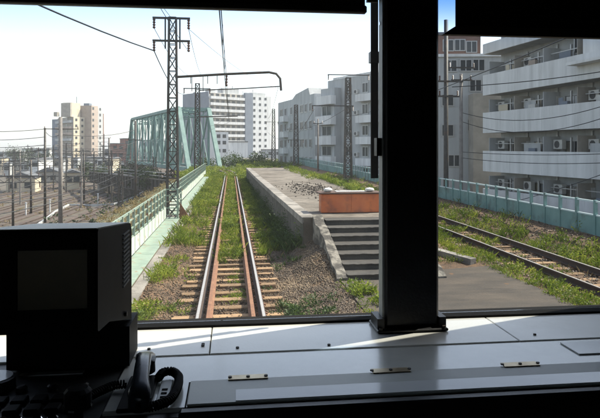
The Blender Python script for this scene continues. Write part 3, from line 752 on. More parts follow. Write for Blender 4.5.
class Face:
    """a facade: origin, direction along, outward normal"""
    def __init__(s, root, O, a, n): s.root = root; s.O = Vector((O[0],O[1],0)); s.a = Vector((a[0],a[1],0)).normalized(); s.n = Vector((n[0],n[1],0)).normalized()
    def pt(s, u, z, o=0): return s.O + s.a*u + s.n*o + Vector((0,0,z))
    def slab(s, u0, u1, z0, z1, o0, o1, mb=None):
        mb = mb or MB(); c = s.pt((u0+u1)/2, (z0+z1)/2, (o0+o1)/2)
        return mb.obox(c, s.a*(u1-u0)/2, s.n*(o1-o0)/2, Vector((0,0,(z1-z0)/2)))
    def part(s, name, m, *q): return s.slab(*q).build(name, m, s.root)
    def window(s, u0, u1, z0, z1, o=0, f=.07, mullion=True, fm=None):
        mb = MB(); d = .09
        s.slab(u0,u1,z0,z0+f,o-.02,o+d,mb); s.slab(u0,u1,z1-f,z1,o-.02,o+d,mb)
        s.slab(u0,u0+f,z0+f,z1-f,o-.02,o+d,mb); s.slab(u1-f,u1,z0+f,z1-f,o-.02,o+d,mb)
        if mullion: s.slab((u0+u1)/2-f/2,(u0+u1)/2+f/2,z0+f,z1-f,o-.02,o+d*.8,mb)
        w = mb.build('window', fm or M_frame, s.root)
        s.slab(u0+f,u1-f,z0+f,z1-f,o-.03,o+.025).build('pane', M_pane, w)
        return w
    def ac(s, u, z, o):
        mb = s.slab(u,u+.8,z,z+.58,o,o+.3); a = mb.build('air_conditioner', M_ac, s.root)
        c = s.pt(u+.33,z+.29,o+.305); vs = [c + s.a*.23*math.cos(t*math.pi/5) + Vector((0,0,.23*math.sin(t*math.pi/5))) for t in range(10)]
        vs2 = [v + s.n*.02 for v in vs]
        MB().add(vs+vs2, [tuple(range(10)),tuple(range(10,20))]+[(i,(i+1)%10,10+(i+1)%10,10+i) for i in range(10)]).build('fan_grille', M_acgrille, a)

# ---- white balcony apartments on the right
ra = thing('apartment_building', 'white apartment building with long balcony bands behind the teal barrier', 'building', (20,32,-6))
La = Vector((18.6,41.2)); a = Vector((.1264,-.992)); n = Vector((-.992,-.1264))
fw = Face(ra, La, a, n); LEN = 25.0
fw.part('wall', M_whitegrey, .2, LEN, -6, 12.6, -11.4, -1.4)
fw.part('roof', M_white, .0, LEN+.1, 12.6, 12.9, -11.5, -.9)
levels = [-2.95,-.18,2.6,5.42,8.2]
for zt in levels:
    u = 0.0
    while u < LEN-.1:
        w = min(2.25, LEN-u); fw.part('parapet_panel', M_white, u+.006, u+w-.006, zt-1.5, zt, -.14, 0); u += w
    fw.part('end_wall', M_white, -.0, .14, zt-1.5, zt, -1.6, -.145)
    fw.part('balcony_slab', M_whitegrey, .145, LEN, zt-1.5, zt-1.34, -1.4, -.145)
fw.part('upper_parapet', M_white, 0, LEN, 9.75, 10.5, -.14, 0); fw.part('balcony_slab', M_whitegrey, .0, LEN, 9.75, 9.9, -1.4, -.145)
rr = random.Random(3)
for zt in levels:
    zf = zt - 1.34
    u = .6; k = 0
    while u < LEN-3:
        if not (zt == 8.2 and u > 9.6):
            fw.window(u+.5, u+2.2, zf+.05, zf+2.05, -1.4, .07)
            if rr.random() < .9: fw.ac(u+2.3, zf+1.45 if rr.random() < .6 else zf+.05, -1.38)
            if rr.random() < .6: fw.ac(u+.2, zf+1.5, -1.05)
            fw.part('curtain', rr.choice([M_white, M_cream, M_beige]), u+.62, u+.62+rr.uniform(.3,1.3), zf+.15, zf+1.95, -1.374, -1.37)
            if rr.random() < .6: fw.part('storage_box', rr.choice([M_ac, M_slate, M_pink]), u+1.2, u+1.9, zf, zf+rr.uniform(1.3,1.75), -.8, -.4)
            fw.part('lamp_panel', M_frame, u+1.9, u+2.0, zf+1.3, zf+2.2, -.7, -.6)
        fw.part('partition', M_beige if k % 2 else M_whitegrey, u-.03, u+.03, zf, zf+2.3, -1.39, -.16)
        if rr.random() < .7:   # drying pole bracket
            fw.part('drying_pole', M_frame, u+.2, u+2.7, zf+1.85, zf+1.9, -.6, -.55)
        if rr.random() < .5:
            fw.part('laundry', rr.choice([M_whitegrey, M_cream, M_slate]), u+.5+rr.random(), u+1.3+rr.random(), zf+1.2, zf+1.84, -.59, -.56)
        fw.part('down_pipe', M_frame, u+2.85, u+2.95, zf, zf+2.6, -1.38, -1.28)
        u += 3.05; k += 1
fw.part('infill_wall', M_white, 10.2, LEN, 8.21, 9.74, -.9, -.16)
fw.window(8.6, 9.9, 8.45, 9.6, -.95, .08)
fw.part('canopy', M_white, 9.9, 15, 7.55, 7.72, .005, .75)

# ---- grey white apartment blocks in the middle distance
mr = thing('apartment_building', 'taller grey white apartment block with projecting bays, right of the platform', 'building', (16,80,-6), 'grey white apartment blocks')
f = Face(mr, (13.6,87.0), (.42,-.907), (-.907,-.42)); Lr = 21
f.part('wall', M_whitegrey, 1.8, Lr, -6, 12.7, -11, 0)
f.part('stair_wing', M_whitegrey, -1.0, 1.8, -6, 10.3, -9, -.6)
f.part('roof_parapet', M_white, 3.2, Lr, 12.7, 13.0, -.25, .03)
f.part('corner_block', M_whitegrey, 1.75, 5.2, -6, 11.4, 0.003, 1.2)
for zc in (11.0,8.1,5.2,2.3,-.6):
    f.part('balcony', M_white, 1.6, 5.6, zc-2.0, zc-.75, 1.2, 2.1)
    if zc < 11: f.window(2.2,4.6,zc-.7,zc+.75,1.2,.09)
    for u in (6.4,10.2,12.1,14.2,16.2,18.4): f.window(u,u+1.35,zc-.75,zc+.65,0,.1)
    f.part('balcony', M_white, 9.8, 13.8, zc-1.95, zc-.95, .0, .95); f.part('pipe', M_frame, 15.8, 15.9, zc-2.2, zc+.7, .02, .12)
    f.ac(15.0,zc-1.6,.0)
    f.ac(8.6,zc-.75,.0)
    f.window(-.2,1.2,zc-2.0,zc-.6,-.6,.09) if zc < 11 else None
f.part('water_tank', M_white, 9,11.5,13.0,14.6,-5,-3)
ml = thing('apartment_building', 'lower grey white apartment block left of the taller one, facing the tracks', 'building', (11,100,-6), 'grey white apartment blocks')
f = Face(ml, (8.9,109.5), (.195,-.981), (-.981,-.195)); Lr = 20.5
f.part('wall', M_whitegrey, 0, Lr, -6, 11.2, -10, 0)
f.part('near_wall', M_white, Lr, Lr+.15, -6, 11.2, -10, 0)
MB().add([f.pt(9,11.2,0),f.pt(18.4,11.2,0),f.pt(17.6,12.4,0),f.pt(11,11.9,0),f.pt(9,11.2,-8),f.pt(18.4,11.2,-8),f.pt(17.6,12.4,-8),f.pt(11,11.9,-8)],
         [(0,1,2,3),(7,6,5,4),(0,4,5,1),(1,5,6,2),(2,6,7,3),(3,7,4,0)]).build('roof', M_whitegrey, ml)
for i, zc in enumerate((9.3,6.5,3.6,.7)):
    for u in (1.6,4.4,8.0,10.4,13.6,16.0,18.3): f.window(u,u+1.1+.3*(u%2),zc-.8,zc+.6,0,.11)
    f.part('balcony', M_white, 3.9, 6.6, zc-1.9, zc-.9, .0, .9)
f.ac(7,5.7,0); f.ac(12.3,2.8,0)
fe = Face(ml, f.pt(Lr+.15,0,0), (.981,.195), (.195,-.981))
for zc in (9.0,6.2,3.3,.5):
    fe.window(1.2,2.8,zc-.8,zc+.6,0,.1); fe.window(4.6,6.2,zc-.8,zc+.6,0,.1)
# ---- houses between the cab pillar and the balcony apartments
hb = thing('house', 'pale grey house with dark windows left of the balcony apartments', 'building', (22,52,-6), 'houses behind the street poles')
Yh = 50; f = Face(hb, (PX(425,Yh),Yh), (1,-.18), (-.18,-1)); w = PX(484,Yh)-PX(425,Yh)+1.5
f.part('wall', M_whitegrey, 0, w, -6, PZ(460,58,Yh), -9, 0)
for (px, py) in ((449,66),(463,66),(475,66),(446,100),(472,86),(446,130),(470,125),(452,160)):
    u = PX(px,Yh)-PX(425,Yh); z = PZ(px,py,Yh); f.window(u-.5,u+.6,z-.6,z+.5,0,.08)
for py in (104,140):
    z = PZ(475,py,Yh); u = PX(469,Yh)-PX(425,Yh)
    f.part('balcony_floor', M_white, u-.2,u+2.2,z-1.0,z-.85,.0,1.0)
    for k in range(7): f.part('baluster', M_white, u-.15+k*.37,u-.08+k*.37,z-.85,z-.02,.88,.96)
    f.part('handrail', M_white, u-.2,u+2.2,z-.02,z+.06,.86,.98)
f.part('roof', M_white, -.2, w+.2, PZ(460,58,Yh), PZ(460,58,Yh)+.25, -9.2, .2)
f.part('lower_wing', M_beige, (PX(466,Yh)-PX(425,Yh)), w-.2, -6, PZ(475,96,Yh), .003, 1.8)
hr = thing('house', 'reddish brown house above and behind the pale grey house', 'building', (30,68,-6), 'houses behind the street poles')
Yh = 66; f = Face(hr, (PX(430,Yh),Yh), (1,-.15), (-.15,-1)); w = PX(478,Yh)-PX(430,Yh)
f.part('wall', M_brownw, 0, w, -6, PZ(460,36,Yh), -9, 0)
for (px, py) in ((447,46),(458,46),(469,48)):
    u = PX(px,Yh)-PX(430,Yh); z = PZ(px,py,Yh); f.window(u-.6,u+.7,z-.7,z+.7,0,.09)
f.part('roof', M_roofd, -.3, w+.3, PZ(460,36,Yh), PZ(460,36,Yh)+.3, -9.3, .3)

# ---- far slab block straight ahead
cb = thing('apartment_building', 'tall far white slab block with stacked balconies and a shade-darkened side wall', 'building', tuple(P(225,165,275)[:2])+(-6,), 'far tower blocks')
D = 270; c0 = P(209,147,D); c1 = P(271,147,D+24); cl = P(183.5,147,D+16); ztp = PZ(209,91.5,D)
aR = (c1-c0); aR.z = 0; LR = aR.length; aR.normalize(); nR = Vector((aR.y,-aR.x,0))
fr = Face(cb, c0, aR, nR)
aL = (c0-cl); aL.z = 0; LL = aL.length; aL.normalize(); nL = Vector((aL.y,-aL.x,0)); fl = Face(cb, cl, aL, nL)
k1 = LR*.535; k2 = LR*.66
mb = MB(); inner = fr.pt(LR,0,0) - aL*LL
mb.prism([(c0.x,c0.y),(fr.pt(LR,0).x,fr.pt(LR,0).y),(inner.x,inner.y),(cl.x,cl.y)], -6, ztp); mb.build('wall', M_white, cb)
fl.part('side_wall', M_slate, 0, LL+.0, -6, ztp+.3, .02, .5)  # slate tone paints the shade on the block's left face
fl.part('side_pilaster', M_slate, LL*.45, LL*.55, -6, ztp+.6, .5, .9)
fr.part('stair_tower', M_slate, k1, k2, -6, ztp+.8, .02, 1.6)
nf = 12; sh = 2.95
for i in range(nf):
    z0 = ztp - sh*(i+1)
    fr.part('balcony', M_white, .2, k1-.1, z0-.1, z0+1.15, .05, 1.5)
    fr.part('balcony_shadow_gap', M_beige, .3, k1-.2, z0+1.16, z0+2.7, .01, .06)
    for q in range(6):
        u = .8 + q*(k1-1.6)/6; fr.slab(u,u+1.7,z0+1.16,z0+2.5,.06,.12).build('window', M_pane, cb)
    for q in range(3):
        u = k2 + 1.4 + q*(LR-k2-2)/3; fr.slab(u,u+1.2,z0+.9,z0+2.1,-.02,.08).build('window', M_pane, cb)
fr.part('plant_room', M_whitegrey, LR*.25, LR*.5, ztp, ztp+2.6, -7, -2)
fr.part('plant_room', M_whitegrey, k2+2, LR-2, ztp, ztp+1.6, -7, -2)
for q in range(5):
    c = fr.pt(LR*(.08+.17*q), 0, -3.5); MB().tube([(c.x,c.y,ztp),(c.x,c.y,ztp+2.2+q%3)],.12,5).build('antenna', M_iron, cb)
fr.part('water_tank', M_whitegrey, LR*.08, LR*.16, ztp, ztp+1.8, -8, -4)
sw = thing('house', 'small bright white building in front of the far slab block', 'building', (-2,200,-6))
f = Face(sw, (PX(214,200),200), (1,.25), (.25,-1)); f.part('wall', M_white, 0, 5, -6, PZ(218,132,200), -7, 0); f.part('annex', M_white, 5, 12, -6, PZ(218,142,200), -7, -.5)
for z in (1,3.8,6): f.slab(1,2.2,z,z+1.2,0,.1).build('window', M_pane, sw); f.slab(3,4.2,z,z+1.2,0,.1).build('window', M_pane, sw)
f.part('roof', M_roofd, 4.8,12.2,PZ(218,142,200),PZ(218,142,200)+.3,-7.2,-.3)

# ---- tan tower on the left
tw = thing('apartment_building', 'tan apartment tower with cream face and pink wing above the rail yard', 'building', tuple(P(75,165,270)[:2])+(-6,), 'far tower blocks')
c0 = P(73.5,147,270); cl = P(58,147,285); cr = P(91,147,281); zt = PZ(73,115.5,270)
aR = cr-c0; aR.z=0; LR = aR.length; aR.normalize(); nR = Vector((aR.y,-aR.x,0)); fr = Face(tw,c0,aR,nR)
aL = c0-cl; aL.z=0; LL = aL.length; aL.normalize(); nL = Vector((aL.y,-aL.x,0)); fl = Face(tw,cl,aL,nL)
e = cr - aL*LL
MB().prism([(c0.x,c0.y),(cr.x,cr.y),(e.x,e.y),(cl.x,cl.y)], -6, zt).build('wall', M_cream, tw)
fl.part('shaded_balcony_wall', M_beige, 0, LL-.1, -6, zt-.2, .01, .2)  # beige facing paints the shade on the tower's left face
for i in range(8):
    z0 = zt - 2.8*(i+1)
    fl.part('balcony', M_pink if i % 3 else M_whitegrey, .2, LL-.4, z0, z0+1.1, .2, 1.5)
    for q in range(2): fl.slab(1+q*LL/2,3+q*LL/2,z0+1.2,z0+2.4,.15,.3).build('window', M_pane, tw)
    for q in range(3): fr.slab(1.2+q*LR/3,2.4+q*LR/3,z0+.9,z0+2.0,-.02,.12).build('window', M_pane, tw)
    fr.slab(LR-.5,LR+.6,z0+.9,z0+2.2,-.6,.1).build('window', M_pane, tw)
sl_ = P(52,147,288); fw2 = Face(tw, sl_, (cl-sl_).normalized(), nL); fw2.part('grey_wing', M_slate, 0, (cl-sl_).length+.5, -6, PZ(56,118,285), -8, 0)
pw = P(91.5,147,276); pe = P(103.5,147,286); ap = pe-pw; ap.z=0; Lp = ap.length; ap.normalize(); fp = Face(tw,pw,ap,(ap.y,-ap.x))
fp.part('pink_wing', M_pink, 0, Lp*.55, -6, PZ(95,104,276), -9, 0)
fp.part('grey_wing', M_whitegrey, Lp*.55, Lp, -6, PZ(95,106,276), -8, -.3)
fp.part('back_wing', M_brownw, Lp, Lp+2, -6, PZ(95,111,276), -8, -1)
for i in range(9):
    z0 = PZ(95,104,276) - 2.8*(i+1); fp.slab(.8,2.0,z0+.9,z0+2.1,-.02,.12).build('window', M_pane, tw); fp.slab(Lp*.7,Lp*.7+1.2,z0+.9,z0+2.1,-.32,-.18).build('window', M_pane, tw)
fr.part('roof_tower', M_cream, .6, 6.2, zt, PZ(80,101,272), -7, -1.5); fr.part('roof_tower_shaded_side', M_beige, -.4, .6, zt, PZ(80,101,272)-.2, -7, -1.5)  # beige left side of the roof tower: shade put into the colour
fr.part('roof_hut', M_beige, -5,-3.5, zt, zt+2, -7,-5)
c = fr.pt(5.4,0,-3); MB().tube([(c.x,c.y,PZ(80,101,272)),(c.x,c.y,PZ(80,94,272))],.15,5).build('antenna', M_iron, tw)
fp.part('roof_box', M_slate, 1.2, 3.4, PZ(95,104,276), PZ(95,101.5,276), -5, -2)

# ---- low town beyond the yard
def house(label, px0, px1, ytop, Y, wm, rm, dep=8, gable=False, z0=-6, rot=.15):
    x0 = PX(px0,Y); x1 = PX(px1,Y); zt = PZ((px0+px1)/2, ytop, Y); t = thing('house', label, 'building', ((x0+x1)/2,Y,z0), 'low buildings round the yard')
    f = Face(t, (x0,Y), (1,rot), (rot,-1)); w = x1-x0
    f.part('wall', wm, 0, w, z0, zt, -dep, 0)
    if gable:
        h = w*.22; p = [f.pt(-.3,zt,.3),f.pt(w+.3,zt,.3),f.pt(w/2,zt+h,.3),f.pt(-.3,zt,-dep-.3),f.pt(w+.3,zt,-dep-.3),f.pt(w/2,zt+h,-dep-.3)]
        MB().add(p,[(0,1,2),(5,4,3),(0,2,5,3),(1,4,5,2),(0,3,4,1)]).build('roof', rm, t)
    else: f.part('roof', rm, -.2, w+.2, zt, zt+.3, -dep-.2, .2)
    nfl = max(1, int((zt-z0)/2.9)); nc = max(2, int(w/3.2))
    for i in range(nfl):
        for q in range(nc):
            u = (q+.5)*w/nc; z = zt - 2.9*(i+1) + .9
            f.slab(u-.6,u+.6,z,z+1.2,-.02,.1).build('window', M_pane, t)
    return t
house('small cream house in the yard right of the thick concrete pole', 65,80,173,125,M_cream,M_roofd,7,True,rot=.3)
house('low cream shed at the far left of the yard', 6,34,178,118,M_cream,M_roofd,7,True)
house('pale low office block at the far left behind the yard wires', -12,22,152,260,M_whitegrey,M_white,12)
house('white low block left of the tan tower', 22,48,149,300,M_white,M_roofd,12)
house('grey block below the tan tower, left part', 30,62,160,210,M_whitegrey,M_roofd,9)
house('red brick building left of the green bridge', 112,124,144,220,M_redbrick,M_roofd,10,rot=.35)
house('second red building close to the bridge end', 124,136,139,235,M_redbrick,M_roofd,10,rot=.35)
house('dark grey building between the tan tower and the red buildings', 103,114,150,240,M_slate,M_roofd,10)
house('beige low building behind the yard trees', 82,100,158,215,M_beige,M_roofd,10)
house('slate roofed shed under the yard masts at the left', 36,58,172,150,M_beige,M_roofd,9,True)
house('pale building seen through the bridge truss', 140,166,141,260,M_whitegrey,M_roofd,10)
house('low beige building seen under the bridge portal', 166,186,146,240,M_beige,M_roofd,10)
house('low grey building right of the far slab block', 266,282,150,240,M_whitegrey,M_roofd,10)

cols = [('pale grey',M_whitegrey),('white',M_white),('cream',M_cream),('beige',M_beige),('dusty pink',M_pink)]
rr = random.Random(21); ORD2 = 'first second third fourth fifth sixth seventh eighth ninth tenth eleventh twelfth thirteenth fourteenth fifteenth sixteenth'.split()
for k in range(16):
    p0 = -6 + k*8.6 + rr.uniform(-1.5,1.5); Y = rr.uniform(165,255); cn, cm = rr.choice(cols)
    house(cn + ' house, ' + ORD2[k] + ' from the left in the crowded row behind the yard', p0, p0 + rr.uniform(6,11), rr.uniform(157,164), Y, cm, M_roofd, rr.uniform(7,11), rr.random() < .6, rot=rr.uniform(-.2,.4))
# ================================================================ rail yard
M_yballast = mat('rusty yard ballast', (.11,.078,.06), .95, (.055,.043,.036), 1.6, bump=.6, bscale=12, col3=(.10,.085,.06), scale3=.12)
nth = ['first','second','third','fourth','fifth','sixth','seventh']
for i, x in enumerate((-14.5,-19,-23.5,-28,-33,-38,-43)):
    t = thing('yard_track', nth[i] + ' rusty yard track counted leftwards from the embankment', 'railway track', (x,60,-5.9), 'yard tracks')
    dx = .03*i
    P0 = [(x - 1.0 + .1*0, 30), (x+1, 30)]
    def bx(x0, x1, z0, z1): return MB().add([(x+x0,30,z0),(x+x1,30,z0),(x+x1+6,300,z0),(x+x0+6,300,z0),(x+x0,30,z1),(x+x1,30,z1),(x+x1+6,300,z1),(x+x0+6,300,z1)],[(0,3,2,1),(4,5,6,7),(0,1,5,4),(1,2,6,5),(2,3,7,6),(3,0,4,7)])
    bx(-1.7,1.7,-6.1,-5.85).build('ballast_bed', M_yballast, t)
    for s in (-1,1): bx(s*.566-.035,s*.566+.035,-5.85,-5.72).build('rail', M_rustdark, t)
gb = thing('girder_bridge', 'dark low steel girder bridge in the yard leading up to the green truss', 'bridge', tuple(P(130,190,100)[:2])+(-6,))
g0 = P(90,190,118); g1 = P(172,190,86); gd = (g1-g0); gd.z = 0; gL = gd.length; gd.normalize(); gn = Vector((gd.y,-gd.x,0)); gf = Face(gb, g0, gd, gn)
for k in range(9):
    u0, u1 = gL*k/9, gL*(k+1)/9
    gf.part('web_plate', M_iron, u0+.02, u1-.02, -4.2, -2.2, 0, .12)
    for q in range(3): gf.part('stiffener', M_iron, u0+(q+.5)*(u1-u0)/3-.05, u0+(q+.5)*(u1-u0)/3+.05, -4.15, -2.25, .12, .3)
    if k % 3 == 1: gf.part('pier', M_conc, u0, u0+1.2, -6, -4.25, -3, -.1)
    gf.part('railing_post', M_iron, u0, u0+.07, -2.1, -1.1, .1, .17)
gf.part('flange', M_iron, 0, gL, -2.2, -2.1, -.2, .35); gf.part('flange', M_iron, 0, gL, -4.3, -4.2, -.2, .35); gf.part('deck', M_iron, 0, gL, -2.6, -2.4, -4, -.01)
gf.part('handrail', M_whitegrey, 0, gL, -1.1, -1.02, .08, .16); gf.part('handrail', M_whitegrey, 0, gL, -1.6, -1.54, .08, .16)
def gantry(label, Y, xa, xb, z1, z0=-6):
    t = thing('gantry', label, 'gantry', ((xa+xb)/2,Y,z0), 'yard gantries')
    for x in (xa, xb): lattice(MB(), x, Y, z0, z1+.6, .5, .45, .07, .7).build('post', M_iron, t)
    mb = MB()
    for z in (z1, z1-.7): mb.bar((xa,Y,z),(xb,Y,z),.09)
    n = int(abs(xb-xa)/1.0)
    for i in range(n):
        u0 = xa+(xb-xa)*i/n; u1 = xa+(xb-xa)*(i+1)/n; mb.bar((u0,Y,z1-.7 if i%2 else z1),(u1,Y,z1 if i%2 else z1-.7),.06)
    mb.build('beam', M_iron, t)
    for x in np.arange(min(xa,xb)+2.5, max(xa,xb)-1, 4.6): insulator(t,(x,Y,z1-.7),.6,.1); 
    return t
gantry('nearest yard gantry spanning the tracks at the left edge', 72, -13.2, -48, -.6)
gantry('second yard gantry behind the thick concrete pole', 98, -12.5, -50, .6)
gantry('third yard gantry farther down the yard', 128, -12, -52, 1.2)
gantry('fourth yard gantry in front of the low town', 170, -12, -60, 1.6)
gantry('farthest yard gantry below the tan tower', 215, -10, -70, 2.2)
GP = 'yard poles'
def ypole(label, px, Y, ytop, r, arms=(), m=None):
    x = PX(px,Y); return cpole(label, x, Y, -6, PZ(px,ytop,Y), r, [(PZ(px,yy,Y), PX(a_,Y)-x, PX(b_,Y)-x) for (yy,a_,b_) in arms], GP, m)
ypole('thick concrete pole standing in the yard above the monitor', 60.5, 62, 117, .24)
ypole('dark yard pole with wide crossarms left of the thick concrete pole', 45, 70, 128, .16, [(129,44,79),(150,38,62)], M_iron)
ypole('slim dark pole at the left edge above the monitor', 13, 66, 166, .14, [(176,4,40)], M_iron)
ypole('thin yard pole between the left edge pole and the crossarm pole', 31, 80, 160, .15, [(176,20,44)], M_iron)
ypole('lineside pole at the left end of the green bridge', 135.5, 80, 121, .18, [(140,128,142)], M_iron)
ypole('yard pole below the pink wing of the tan tower', 109, 110, 138, .18, [(146,101,117)], M_iron)
ypole('yard pole in front of the cream house', 84, 100, 150, .16, [(154,76,92)], M_iron)
ypole('far yard pole under the tan tower', 72, 150, 140, .2, [(144,64,80)], M_iron)
ypole('far yard pole left of the red building', 104, 160, 134, .2, [(138,97,111),(142,98,110)], M_iron)
ypole('pale thin pole far left in the yard', 20, 130, 150, .18, [(153,10,30)])
ypole('leaning yard pole by the dark trees', 120, 96, 158, .15, [(163,112,128)], M_iron)
ORD = 'leftmost second third fourth fifth sixth seventh eighth ninth tenth eleventh twelfth thirteenth fourteenth fifteenth sixteenth seventeenth eighteenth nineteenth twentieth'.split()
for k in range(20):
    px = 1 + k*6.5 + random.uniform(-2.4,2.4); Y = random.uniform(85,230); top = 147 + 580*(EYE-random.uniform(.5,4.5))/Y
    x = PX(px,Y); t = thing('yard_mast', ('leftmost' if k == 0 else ORD[k] + ' from the left') + ' of the thin masts crowding the far yard', 'mast', (x,Y,-6), 'thin masts crowding the far yard')
    zt_ = PZ(px,top,Y); MB().tube([(x,Y,-6),(x,Y,zt_)],[.15,.1],6).build('shaft', M_iron if k % 3 else M_pole, t)
    MB().bar((x-random.uniform(.5,2.6),Y,zt_-.5),(x+random.uniform(.5,2.6),Y,zt_-.5),.09).build('crossarm', M_iron, t)
    if k % 2: MB().bar((x-1.1,Y,zt_-1.6),(x+1.1,Y,zt_-1.6),.08).build('crossarm', M_iron, t)
YW = 'yard wires'
desc = ['nearest the embankment','second from the embankment','third from the embankment','fourth from the embankment','fifth from the embankment','sixth from the embankment','seventh from the embankment']
for i, x in enumerate((-14.5,-19,-23.5,-28,-33,-38,-43)):
    wire('yard contact wire over the track ' + desc[i], [(x,35,-1.2),(x+.9,72,-1.4),(x+1.5,98,-.6),(x+2.1,128,-.2),(x+3.1,170,.2),(x+4,215,.8)], .03, .35, 6, YW)
    wire('yard messenger wire over the track ' + desc[i], [(x,35,-.4),(x+.9,72,-.5),(x+1.5,98,.6),(x+2.1,128,1.2),(x+3.1,170,1.6),(x+4,215,2.2)], .025, .7, 6, YW)
for k, (ya, yb, nm) in enumerate(((129,134,'topmost'),(137,143,'second'),(145,150,'third'),(150,157,'fourth'),(157,166,'fifth'),(163,170,'lowest'))):
    wire(nm + ' of the cross wires running left from the crossarm pole', [P(45,ya,70.5), P(-60,yb-6,74)], .035, .4, 8, YW)
wire('wire from the crossarm pole to the thick concrete pole and the bridge', [P(45,131,70.5), P(60,134,62), P(135,130,80)], .03, .5, 8, YW)
wire('lower wire from the thick concrete pole to the bridge end pole', [P(60,150,62), P(135,142,80)], .03, .7, 8, YW)
ct = thing('cable_trough', 'pale concrete cable trough curving across the yard floor', 'cable trough', tuple(P(90,204,87)[:2])+(-6,))
pts = [P(30,230,0.1)]; tp = []
for (px, py) in ((20,236),(43,221),(56,211),(69,204.5),(90,205),(113,204),(130,199),(146,190)):
    d = 8.6*FOC/(py-147); q = P(px,py,d); q.z = -5.7; tp.append(q)
for k in range(len(tp)-1): MB().bar(tp[k]+Vector((0,0,-.12)), tp[k+1]+Vector((0,0,-.12)),   .2, .4).build('trough_segment', M_whitegrey, ct)
weeds('shrubbery', [(-48,-12,60,150,700,.3,.8,14,(.2,.4),-6.0,.25)], DRY, 'dry scrub and low bushes over the rail yard floor', 'scrub')
weeds('shrubbery', [(-22,-11,62,140,260,.4,1.1,16,(.22,.5),-6.0,.2)], LEAFT, 'dark green scrub on the yard floor by the embankment', 'scrub')
for k, (px, Y) in enumerate(((26,78),(50,82),(98,92))):
    x = PX(px,Y); t = thing('marker_post', ['short white marker post at the left of the yard','short white marker post beside the crossarm pole','short white marker post right of the thick concrete pole'][k], 'post', (x,Y,-6), 'yard marker posts')
    MB().tube([(x,Y,-6),(x,Y,-4.4)],.09,7).build('shaft', M_white, t); MB().bbox(x-.12,x+.12,Y-.05,Y+.05,-4.42,-4.2,.02).build('plate', M_white, t)
# ================================================================ the driver's cab
M_dark = mat('black cab lining', (.012,.012,.013), .6, (.008,.008,.009), 8)
M_cabgrey = mat('grey cab lining', (.10,.105,.10), .6, (.08,.085,.08), 5)
M_dash = mat('satin grey green console', (.67,.68,.63), .24, (.59,.60,.56), 2.5, bump=.04, bscale=160, col3=(.46,.475,.45), scale3=1.3, lo3=.48, hi3=.72, spec=.9, coat=.6)
M_sill = mat('pale window sill paint', (.82,.81,.74), .3, (.74,.73,.665), 3, bump=.05, bscale=120, col3=(.55,.52,.44), scale3=2.2, lo3=.58, hi3=.8, spec=.8, coat=.4)
M_gloss = mat('pale gloss and reflection', (.85,.87,.86), .1, (.8,.82,.81), 3, bump=.02, bscale=90)
M_black = mat('black painted metal', (.010,.010,.011), .42, (.015,.015,.016), 10, bump=.08, bscale=120)
M_pillar = mat('sky-lit pillar grey', (.36,.37,.36), .5, (.30,.31,.30), 6, bump=.05, bscale=60)
M_rubber = mat('window rubber', (.012,.012,.012), .8, spec=.05)
M_brass = mat('dull brass hinge', (.50,.43,.30), .38, (.35,.28,.18), 20, metal=.9)
M_chrome = mat('chrome', (.75,.75,.75), .12, metal=1.)
M_plastic = mat('black plastic', (.007,.007,.008), .6, (.010,.010,.011), 30, bump=.1, bscale=300, spec=.08)
M_handset = mat('dark blue grey plastic', (.035,.042,.055), .25, (.028,.034,.045), 12)
M_screen = mat('dark switched off screen', (.022,.024,.024), .2, (.034,.03,.022), 9, spec=.35)
M_lightplate = mat('pale grey plate', (.42,.44,.42), .4, (.35,.37,.35), 14)
M_blind = mat('black blind fabric', (.010,.010,.010), .8)
M_blindrail = mat('brown blind rail', (.075,.06,.045), .6, (.05,.04,.03), 10)
G_left = glassmat('windscreen glass', (.98,.988,.984), .014, (3.2,3.62,(.55,.75,.93)))
G_right = glassmat('tinted windscreen glass', (.87,.885,.89), .006, (3.24,3.47,(.32,.5,.75)))
WY = 2.0; DZ = 2.28
cab = thing('train_cab', 'dark train cab front with grey console and windscreen pillar, camera stands inside', 'train cab', (0,1.2,1.15))
def cp(name, m, *b, parent=None, bev=None):
    mb = MB()
    if bev: mb.bbox(*b, bev)
    else: mb.box(*b)
    return mb.build(name, m, parent or cab)
# shell
cp('cab_floor', M_dark, -1.56,1.56,-1.2,2.0,1.05,1.15)
cp('roof_lining', M_dark, -1.62,1.62,-1.2,2.14,3.95,4.1)
cp('rear_partition', M_dark, -.62,1.56,-1.3,-1.2,1.05,4.1)
cp('rear_partition', M_dark, -1.56,-.622,-1.3,-1.2,1.05,1.86); cp('rear_partition', M_dark, -1.56,-.622,-1.3,-1.2,2.95,4.1)
cp('rear_fill_window', glassmat('rear fill glass', (.62,.64,.66)), -1.558,-.624,-1.253,-1.247,1.862,2.948)  # unseen window added behind the camera to light the monitor screen
for s in (-1,1):
    x0, x1 = (1.56, 1.62) if s > 0 else (-1.62,-1.56)
    cp('side_wall', M_dark, x0,x1,-1.2,1.96,1.05,3.95)
cp('front_wall', M_rubber, -1.62,1.62,1.985,2.10,.9,DZ-.002)
cp('front_header', M_dark, -1.62,1.62,1.965,2.10,3.62,3.949)
cp('corner_post', M_dark, -1.62,-1.46,1.965,2.10,DZ,3.618); cp('corner_post', M_dark, 1.46,1.62,1.965,2.10,DZ,3.618)
